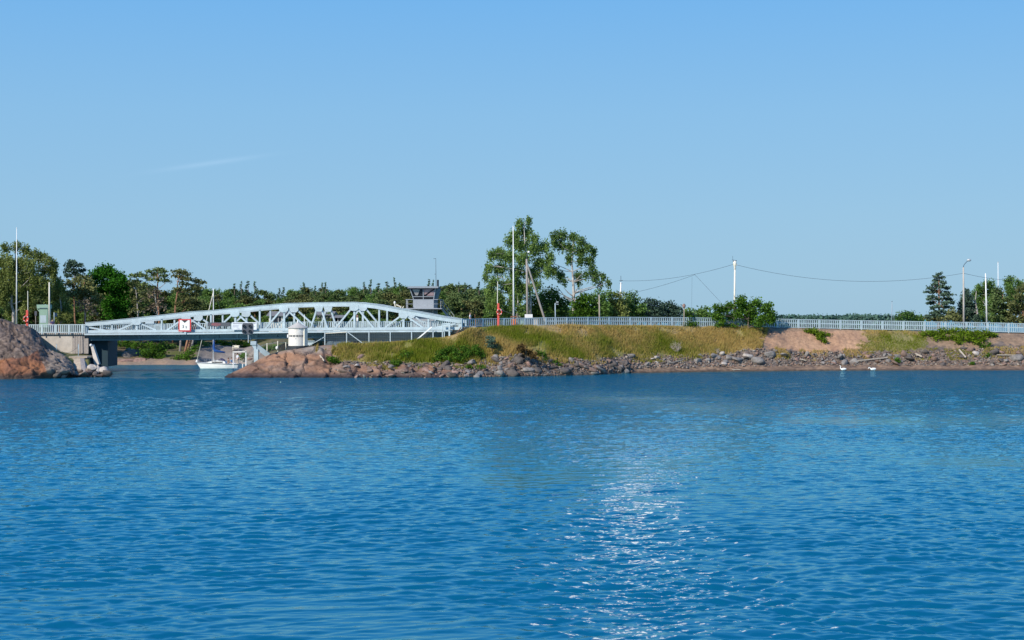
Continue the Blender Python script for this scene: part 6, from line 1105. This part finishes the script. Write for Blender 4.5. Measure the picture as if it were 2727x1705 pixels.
t, b, q = pole('street_lamp', 'tall concrete street lamp with a curved arm and white head near the right edge', 'street lamp', (2567, 872), (2565.5, 712), 204, .16, .1, 'concrete')
MB().tube([W(2565.5, 714, 204), W(2566, 708, 204), W(2570, 702, 204), W(2578, 694, 204)], [.07, .06, .055, .05], 8).build('arm', M['greyblue'], t, True); MB().ell(W(2580.5, 693, 204), (.32, .2, .2)).build('lamp_head', M['steel'], t, True)
t, b, q = pole('boat_mast', 'thick white mast leaning slightly left, between the street lamp and the right edge', 'mast', (2628, 858), (2624.5, 729), 214, .13, .08, 'white'); cap(t, q, .09); MB().tube([W(2619, 814, 214), W(2632, 812, 214)], .03, 5).build('spreader', M['steel'], t); MB().tube([W(2626.5, 830, 214), W(2622, 852, 214)], .02, 4).build('stay', M['wire'], t)
t, b, q = pole('boat_mast', 'very thin tall white mast above the trees near the right edge', 'mast', (2659, 860), (2657.7, 698), 245, .07, .05, 'white'); cap(t, q, .1, 'steel'); MB().tube([W(2655.5, 702, 245), W(2660, 700, 245)], .03, 5).build('spreader', M['steel'], t)
t, b, q = pole('boat_mast', 'faint thin sailing boat mast far beyond the causeway, left of the tiered pine', 'mast', (2374, 862), (2375.5, 803), 300, .06, .05, 'grey'); MB().tube([W(2375.5, 806, 300), W(2381, 855, 300)], .022, 4).build('stay', M['grey'], t); cap(t, q, .1, 'wire')
t, b, q = pole('utility_pole', 'distant pale utility pole with crossarms above the bushes, right of the forked birch', 'pole', (1652, 810), (1653.5, 752), 232, .16, .1, 'white')
mb = MB(); mb.tube([q, W(1653.5, 735, 232)], .035, 5); mb.tube([W(1649, 748, 232), W(1658, 747, 232)], .04, 5); mb.tube([W(1650, 755, 232), W(1657, 755, 232)], .04, 5); mb.build('crossarm', M['wire'], t); MB().box(W(1651.5, 783, 231.7), (.45, .3, .7)).build('box', M['white'], t)
def wire_(label, pts, r=0.021):
    t = thing('overhead_wire', label, 'wire', tuple(pts[0])); MB().tube(pts, r, 5).build('cable', M['wire'], t)
def sag(x0, y0, Y0, x1, y1, Y1, s, n=18):
    a = W(x0, y0, Y0); b = W(x1, y1, Y1); return [a.lerp(b, i / n) - Vector((0, 0, s * 4 * (i / n) * (1 - i / n))) for i in range(n + 1)]
wire_('long sagging wire from the pale light pole to the street lamp', sag(1958, 705, 206, 2566, 728, 204.3, 1.75)); wire_('wire from the street lamp toward the right edge trees', sag(2566, 728, 204.3, 2720, 748, 215, .25))
wire_('wire sagging from the distant utility pole up to the pale light pole', sag(1656, 748, 232, 1957, 703, 206, .75)); wire_('lower wire branching from the bushes up toward the pale light pole', sag(1685, 780, 232, 1850, 732, 215, .2), .02)
wire_('guy wire slanting down right into the big sapling bush', [W(1850, 731, 215), W(1922, 808, 208)], .018); wire_('faint vertical wire hanging above the low dark bush', [W(1843, 737, 215), W(1842, 818, 215)], .012)
# kiosk and small signs on the left
kq = thing('kiosk', 'pale green metal kiosk with a wider top, behind the left abutment railing', 'kiosk', tuple(W(115, 868, 187)))
KW = lambda x, y, d=0: W(x, y, 187) + Vector((0, d, 0))
MB().prism([KW(104.5, 872), KW(127, 872), KW(127, 822), KW(104.5, 822)], (0, 1.3, 0)).build('body', M['green'], kq); MB().prism([KW(99, 822, -.1), KW(129, 822, -.1), KW(129, 811.5, -.1), KW(98, 811.5, -.1)], (0, 1.5, 0)).build('hood', M['green'], kq)
MB().prism([KW(107, 860, -.03), KW(123, 860, -.03), KW(123, 840, -.03), KW(107, 840, -.03)], (0, .02, 0)).build('panel', M['rail'], kq); MB().bar(KW(106, 820.5, -.12), KW(126, 820.5, -.12), .03, .07).build('trim', M['greyblue'], kq); MB().bar(KW(99, 823, .2), KW(104.5, 830, .2), .3, .1).build('bracket', M['green'], kq)
t, b, q = pole('road_sign', 'blue road sign on a pale post right of the cream pole', 'sign', (144.5, 868), (144, 832), 184.5, .05, .045, 'rail'); MB().prism([W(145.5, 834, 184.6), W(152, 834, 184.9), W(152, 843, 184.9), W(145.5, 843, 184.6)], (0, .04, 0)).build('panel', M['greyblue'], t)
t, b, q = pole('road_sign', 'grey-backed sign on a thin post between the lifebuoy post and the kiosk', 'sign', (95, 870), (95, 829), 185, .045, .04, 'wood'); MB().prism([W(92, 829, 184.9), W(98, 829, 184.9), W(98, 841, 184.9), W(92, 841, 184.9)], (0, .04, 0)).build('panel', M['boardgrey'], t)
for x, yt, yb, Y, lab in ((150.5, 918, 933, 172.5, 'thin pale stake on the ledge at the top of the left headland'), (208.8, 918, 953, 172.2, 'pale green stake standing on the concrete ledge left of the bridge')):
    t, b, q = pole('stake', lab, 'stake', (x, yb), (x, yt), Y, .05, .045, 'rail'); cap(t, q, .06, 'rail')
wire_('rope drooping between the two stakes on the ledge', sag(150.5, 926, 172.5, 208.8, 922, 172.2, .7, 10), .02)
# houses glimpsed through the truss
def house(label, x0, x1, yt, ye, yb, Y, wall, roof):
    a = W(x0, yb, Y); b = W(x1, yb, Y); t = thing('house', label, 'house', tuple((a + b) / 2)); ze = zof(ye, Y); zt = zof(yt, Y); dp = 6.0
    MB().span((a.x, Y, a.z - 2), (b.x, Y + dp, ze)).build('wall', M[wall], t); MB().prism([(a.x - .4, Y - .4, ze + .01), (a.x - .4, Y + dp + .4, ze + .01), (a.x - .4, Y + dp / 2, zt)], (b.x - a.x + .8, 0, 0)).build('roof', M[roof], t)
    for k in range(2): c = a.x + (b.x - a.x) * (.3 + .4 * k); ob = MB().box((c, Y - .02, (ze + a.z) / 2 + .2), (.9, .06, 1.0)).build('window', M['glass'], t); MB().box((c, Y - .05, (ze + a.z) / 2 + .2), (.06, .06, 1.0)).build('frame', M['white'], ob)
M['rooft'] = mat('grey_roof', (0.22, 0.21, 0.20), .8, .15, 2); M['pinkwall'] = mat('pink_render', (.52, .42, .40), .85, .06, 2)
house('pale pink house with a grey roof glimpsed through the middle of the truss', 845, 882, 829, 840, 868, 229, 'pinkwall', 'rooft'); house('low grey-roofed house glimpsed through the truss right of the pink house', 886, 906, 839, 847, 868, 227, 'white', 'rooft')
house('dark-roofed white cottage glimpsed through the left half of the truss', 716, 752, 829, 842, 868, 229, 'cream', 'rooft')
t, b, q = pole('marker_post', 'white post with an orange top glimpsed through the truss left of the tower', 'post', (952, 862), (952, 846), 226, .16, .16, 'white'); MB().ell(W(952, 843, 226), (.2, .2, .25)).build('head', M['stoneB'], t, True)
t = thing('antenna_mast', 'pale dish and tubes showing over the truss chord just left of the tower', 'antenna', tuple(W(1056, 830, 226)))
MB().ell(W(1051, 806.5, 226), (.17, .12, .25)).build('dish', M['white'], t, True); mb = MB(); mb.tube([W(1051, 808, 226), W(1054, 824, 226)], .1, 6); mb.tube([W(1055, 812, 226), W(1068, 818, 226), W(1063, 826, 226)], .13, 6); mb.tube([W(1070, 826, 226), W(1075, 816, 226)], .09, 6); mb.build('frame', M['cream'], t)
# ------------------------------------------------------------------ far wood (reads as one mass)
def farwood(seed, x0, x1, Y, tops, n, mt):
    rs = np.random.RandomState(seed); bl = []
    for k in range(n): x = rs.uniform(x0, x1); yt = np.interp(x, [q[0] for q in tops], [q[1] for q in tops]) + rs.uniform(-1, 3.5); z1 = zof(yt, Y); c = W(x, HY, Y + rs.uniform(-15, 15)); r = rs.uniform(1.4, 3.0) * Y / 600; [bl.append(((c.x + rs.uniform(-1, 1), c.y, z), (r, r, 1.3))) for z in np.arange(0.8, z1, 1.8)]
    tag(obj_np('far_wood', leafmesh('far_wood', seed, bl, dens=1.2 / (Y / 600), k=10, ls=1.0 * Y / 600, sub=.8 * Y / 600, tint=.45), M[mt]), kind='stuff')
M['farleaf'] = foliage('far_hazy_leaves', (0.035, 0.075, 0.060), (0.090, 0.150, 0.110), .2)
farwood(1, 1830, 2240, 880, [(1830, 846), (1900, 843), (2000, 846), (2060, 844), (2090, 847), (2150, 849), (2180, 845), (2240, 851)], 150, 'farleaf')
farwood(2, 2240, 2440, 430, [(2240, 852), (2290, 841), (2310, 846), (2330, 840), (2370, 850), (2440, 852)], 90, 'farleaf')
# ------------------------------------------------------------------ yacht
YB = 196.0; yc = thing('sailing_yacht', 'white sailing yacht with blue sail cover moored beyond the bridge', 'sailboat', tuple(W(575, 981, YB)))
xa = W(523, 0, YB).x; xb = W(641, 0, YB).x; LB = xb - xa; zwl = 0.0
def hull():
    mb = MB(); n = 26; rings = []
    for i in range(n + 1):
        s = i / n; bw = 1.15 * (math.sin(min(1, s * 1.15 + .02) * math.pi / 2) ** .8) * (1 - .28 * max(0, s - .7) / .3); zd = 0.85 - .22 * s + .1 * (s > 0.98); off = LB * .085 * (1 - s) ** 3 * 0
        rk_ = 0.62 * max(0, 1 - s / .13) if s < .13 else 0
        ring = []
        for (f, z) in ((1.0, zd), (.97, zd - .12), (.93, .30), (.86, .05), (.6, -.22), (0.0, -.36), (-.6, -.22), (-.86, .05), (-.93, .30), (-.97, zd - .12), (-1.0, zd)):
            dx = (1 - (z + .1) / (zd + .1)) * .62 * max(0, 1 - s * 2.2); tr = (1 - z / zd) * -.25 * max(0, (s - .85) / .15); ring.append(Vector((xa + LB * s * .98 + dx + tr, YB + f * bw, z)))
        rings.append(ring)
    m_ = len(rings[0]); vs = [v for r in rings for v in r]; fs = [(i * m_ + j, (i + 1) * m_ + j, (i + 1) * m_ + j + 1, i * m_ + j + 1) for i in range(n) for j in range(m_ - 1)]
    fs += [(i * m_, i * m_ + m_ - 1, (i + 1) * m_ + m_ - 1, (i + 1) * m_) for i in range(n)] + [tuple(range(n * m_, n * m_ + m_))]; mb.add(vs, fs); return mb
hull().build('hull', M['white'], yc)
def BX(x): return W(x, 0, YB).x
mb = MB()
for sd_ in (-1, 1):
    pts = []
    for i in range(27): s = i / 26; bw = 1.17 * (math.sin(min(1, s * 1.15 + .02) * math.pi / 2) ** .8) * (1 - .28 * max(0, s - .7) / .3); pts.append(Vector((xa + LB * s * .98, YB + sd_ * bw, .85 - .22 * s - .05)))
    mb.tube(pts, .035, 5)
mb.build('rub_rail', M['greyblue'], yc)
MB().prism([(BX(551), YB - .75, .78), (BX(562), YB - .72, 1.0), (BX(578), YB - .72, 1.12), (BX(600), YB - .72, 1.02), (BX(604), YB - .72, .66)], (0, 1.45, 0)).build('cabin', M['white'], yc)
MB().prism([(BX(566), YB - .77, .93), (BX(596), YB - .77, .93), (BX(594), YB - .77, .80), (BX(568), YB - .77, .80)], (0, .04, 0)).build('cabin_window', M['glass'], yc)
MB().prism([(BX(583), YB - .55, 1.1), (BX(589), YB - .55, 1.4), (BX(597), YB - .55, 1.2), (BX(599), YB - .55, 1.04)], (0, 1.1, 0)).build('spray_hood', M['navy'], yc)
mtop = W(568.2, 769, YB); MB().tube([(mtop.x, YB, .9), mtop], [.085, .06], 8).build('mast', M['white'], yc, True)
MB().tube([(xa + .05, YB, .95), tuple(mtop - Vector((0, 0, .4)))], [.055, .045], 6).build('furled_foresail', M['cream'], yc, True); MB().tube([(xa + .04, YB, .85), (xa + .1, YB, 1.2)], [.16, .12], 8).build('furling_drum', M['white'], yc)
MB().tube([(BX(568), YB, 2.25), (BX(600), YB, 2.12)], .05, 6).build('boom', M['steel'], yc)
MB().tube([(BX(569.2), YB, 3.9), (BX(569.5), YB, 2.75), (BX(572), YB, 2.45), (BX(580), YB, 2.35), (BX(599), YB, 2.2)], [.09, .18, .22, .17, .10], 8).build('sail_cover', M['blue'], yc, True)
mb = MB(); st = Vector((BX(636), YB, .7)); mb.tube([st, tuple(mtop)], .014, 4)
for sd_ in (-1, 1): mb.tube([(BX(570), YB + sd_ * 1.05, .75), (mtop.x, YB + sd_ * .55, 6.0), tuple(mtop - Vector((0, 0, .6)))], .013, 4)
mb.build('rigging', M['wire'], yc); mb = MB(); mb.tube([(mtop.x, YB - .6, 6.0), (mtop.x, YB + .6, 6.0)], .03, 5); mb.build('spreader', M['steel'], yc)
mb = MB()
for x in (530, 548, 561, 575, 590, 604, 618, 632):
    for sd_ in (-1, 1): s = (BX(x) - xa) / (LB * .98); bw = 1.1 * (math.sin(min(1, s * 1.15 + .02) * math.pi / 2) ** .8); mb.tube([(BX(x), YB + sd_ * bw, .7), (BX(x), YB + sd_ * bw, 1.3)], .02, 4)
mb.build('stanchions', M['steel'], yc)
# ------------------------------------------------------------------ people
def skin_chain(name, pts, edges, rad, mt, parent, lv=2, root=0):
    me = bpy.data.meshes.new(name); me.from_pydata([tuple(p) for p in pts], edges, []); me.update(); o = bpy.data.objects.new(name, me); me.materials.append(mt); link(o, parent)
    md = o.modifiers.new('skin', 'SKIN')
    for i, v in enumerate(me.skin_vertices[0].data): r = rad[i]; v.radius = (r, r) if not isinstance(r, tuple) else r; v.use_root = (i == root)
    md.use_smooth_shade = True; s = o.modifiers.new('sub', 'SUBSURF'); s.levels = lv; s.render_levels = lv; return o
def person(label, loc, pose, shirt, legs, rz=0.0, group=None, hair='hair'):
    t = thing('person', label, 'person', tuple(loc), group); t.rotation_euler = (0, 0, rz); hip = .92 if pose == 'stand' else .12
    P = [(0, 0, hip), (0, 0, hip + .22), (0, .01, hip + .42), (0, .0, hip + .55), (0, -.01, hip + .66), (0, -.02, hip + .76)]; E = [(0, 1), (1, 2), (2, 3), (3, 4), (4, 5)]; Rr = [(.15, .11), (.14, .10), (.17, .11), (.06, .06), (.085, .095), (.07, .08)]
    for s in (-1, 1):
        b = len(P); P += [(s * .19, 0, hip + .48), (s * .25, .0, hip + .2), (s * .24, -.14, hip + .02), (s * .22, -.22, hip - .03)]; E += [(2, b), (b, b + 1), (b + 1, b + 2), (b + 2, b + 3)]; Rr += [.06, .045, .035, .03]
        h = len(P); 
        for q in range(4): P.append((s * (.20 + .018 * q), -.30 - .008 * (q % 2), hip - .06 + .004 * q)); E.append((b + 3, h + q)); Rr.append(.009)
        P.append((s * .18, -.25, hip - .03)); E.append((b + 3, h + 4)); Rr.append(.01)
        b = len(P)
        if pose == 'stand': P += [(s * .10, 0, hip - .08), (s * .11, -.03 * s, hip - .46), (s * .12, .02 + .05 * s, hip - .86), (s * .12, -.12 + .05 * s, hip - .90)]
        else: P += [(s * .10, -.05, hip - .02), (s * .13, -.45, hip + .02), (s * .13, -.50, hip - .40), (s * .13, -.62, hip - .42)]
        E += [(0, b), (b, b + 1), (b + 1, b + 2), (b + 2, b + 3)]; Rr += [.10, .065, .045, .04]
    skin_chain('body', P, E, Rr, M['skin'], t)
    Ps = [P[0], P[1], P[2], (0, 0, hip + .50)] + [P[6], (P[7][0], P[7][1], P[7][2] + .05)] + [P[15], (P[16][0], P[16][1], P[16][2] + .05)]
    Es = [(0, 1), (1, 2), (2, 3), (2, 4), (4, 5)]; Rs = [(.17, .13), (.16, .12), (.19, .13), (.09, .09), .08, .06, .08, .06]; n1 = 6 + 9
    i2 = [i for i, q in enumerate(P) if abs(q[2] - (hip + .48)) < 1e-6]; a, b = i2[0], i2[1]
    Ps = [P[0], P[1], P[2], (0, 0, hip + .50), P[a], (P[a + 1][0], P[a + 1][1], P[a + 1][2] + .04), P[b], (P[b + 1][0], P[b + 1][1], P[b + 1][2] + .04)]; Es = [(0, 1), (1, 2), (2, 3), (2, 4), (4, 5), (2, 6), (6, 7)]
    skin_chain('shirt', Ps, Es, Rs, M[shirt], t)
    li = [i for i, q in enumerate(P) if abs(abs(q[0]) - .10) < 1e-6]; Pl = [P[0]]; El = []; Rl = [(.17, .13)]
    for i in li: k = len(Pl); Pl += [P[i], P[i + 1], tuple(Vector(P[i + 1]).lerp(Vector(P[i + 2]), .85))]; El += [(0, k), (k, k + 1), (k + 1, k + 2)]; Rl += [.115, .085, .065]
    skin_chain('trousers', Pl, El, Rl, M[legs], t)
    MB().ell((0, .01, hip + .77), (.095, .11, .10)).build('hair', M[hair], None, True).parent = t
    MB().ell((0, -.115, hip + .70), (.015, .02, .025), 6, 4).build('nose', M['skin'], None, True).parent = t
    return t
zroad = 5.1
person('person in a dark purple top standing behind the left abutment railing', W(139.5, 886, 184.2), 'stand', 'purple', 'navy', .6)
person('person in a white top walking behind the railing at the right end of the bridge', W(1252, 869, 181), 'stand', 'cloth_white', 'navy', 1.4)
person('person in a white and pale blue shirt sitting in the cockpit of the yacht', (BX(618.5), YB - .35, .55), 'sit', 'cloth_blue', 'cloth_white', 1.2)
person('bare-armed person in a pale top sitting at the front of the yacht cockpit', (BX(609.5), YB - .35, .52), 'sit', 'stoneB', 'navy', -1.2)
person('person in a white top standing at the stern of the yacht', (BX(633), YB - .1, .35), 'stand', 'cloth_white', 'stoneD', 2.4)
# ------------------------------------------------------------------ swans
def swan(label, x, y, Y, bent):
    t = thing('swan', label, 'swan', tuple(W(x, y, Y))); t.location.z = 0.02
    P = [(.40, 0, .20), (.22, 0, .17), (0, 0, .15), (-.22, 0, .16)]; E = [(0, 1), (1, 2), (2, 3)]; Rr = [(.04, .03), (.15, .13), (.20, .17), (.15, .14)]
    nk = [(-.34, 0, .24), (-.40, 0, .36), (-.36, 0, .48), (-.38, 0, .60), (-.46, 0, .64)] if not bent else [(-.34, 0, .24), (-.40, 0, .36), (-.48, 0, .42), (-.57, 0, .36), (-.61, 0, .26)]
    for i, q in enumerate(nk): P.append(q); E.append((3 + i, 4 + i)); Rr.append([.075, .05, .042, .045, .052][i])
    hd = P[-1]; d = Vector((-.09, 0, -.03)) if not bent else Vector((-.04, 0, -.08)); P.append(tuple(Vector(hd) + d * .6)); E.append((len(P) - 2, len(P) - 1)); Rr.append(.03)
    skin_chain('body', P, E, Rr, M['swan'], t, 2, 2)
    MB().tube([Vector(hd) + d * .7, Vector(hd) + d * 1.7], [.025, .01], 6).build('beak', M['beak'], None).parent = t
    for s in (-1, 1): mb = MB(); mb.ell((.08, s * .13, .22), (.30, .07, .13), 12, 8); mb.build('wing', M['swan'], None, True).parent = t
swan('left swan with raised S-shaped neck swimming along the beach', 2246, 984, 187.5, False)
swan('right swan with its head lowered toward the water', 2325, 983, 187.8, True)
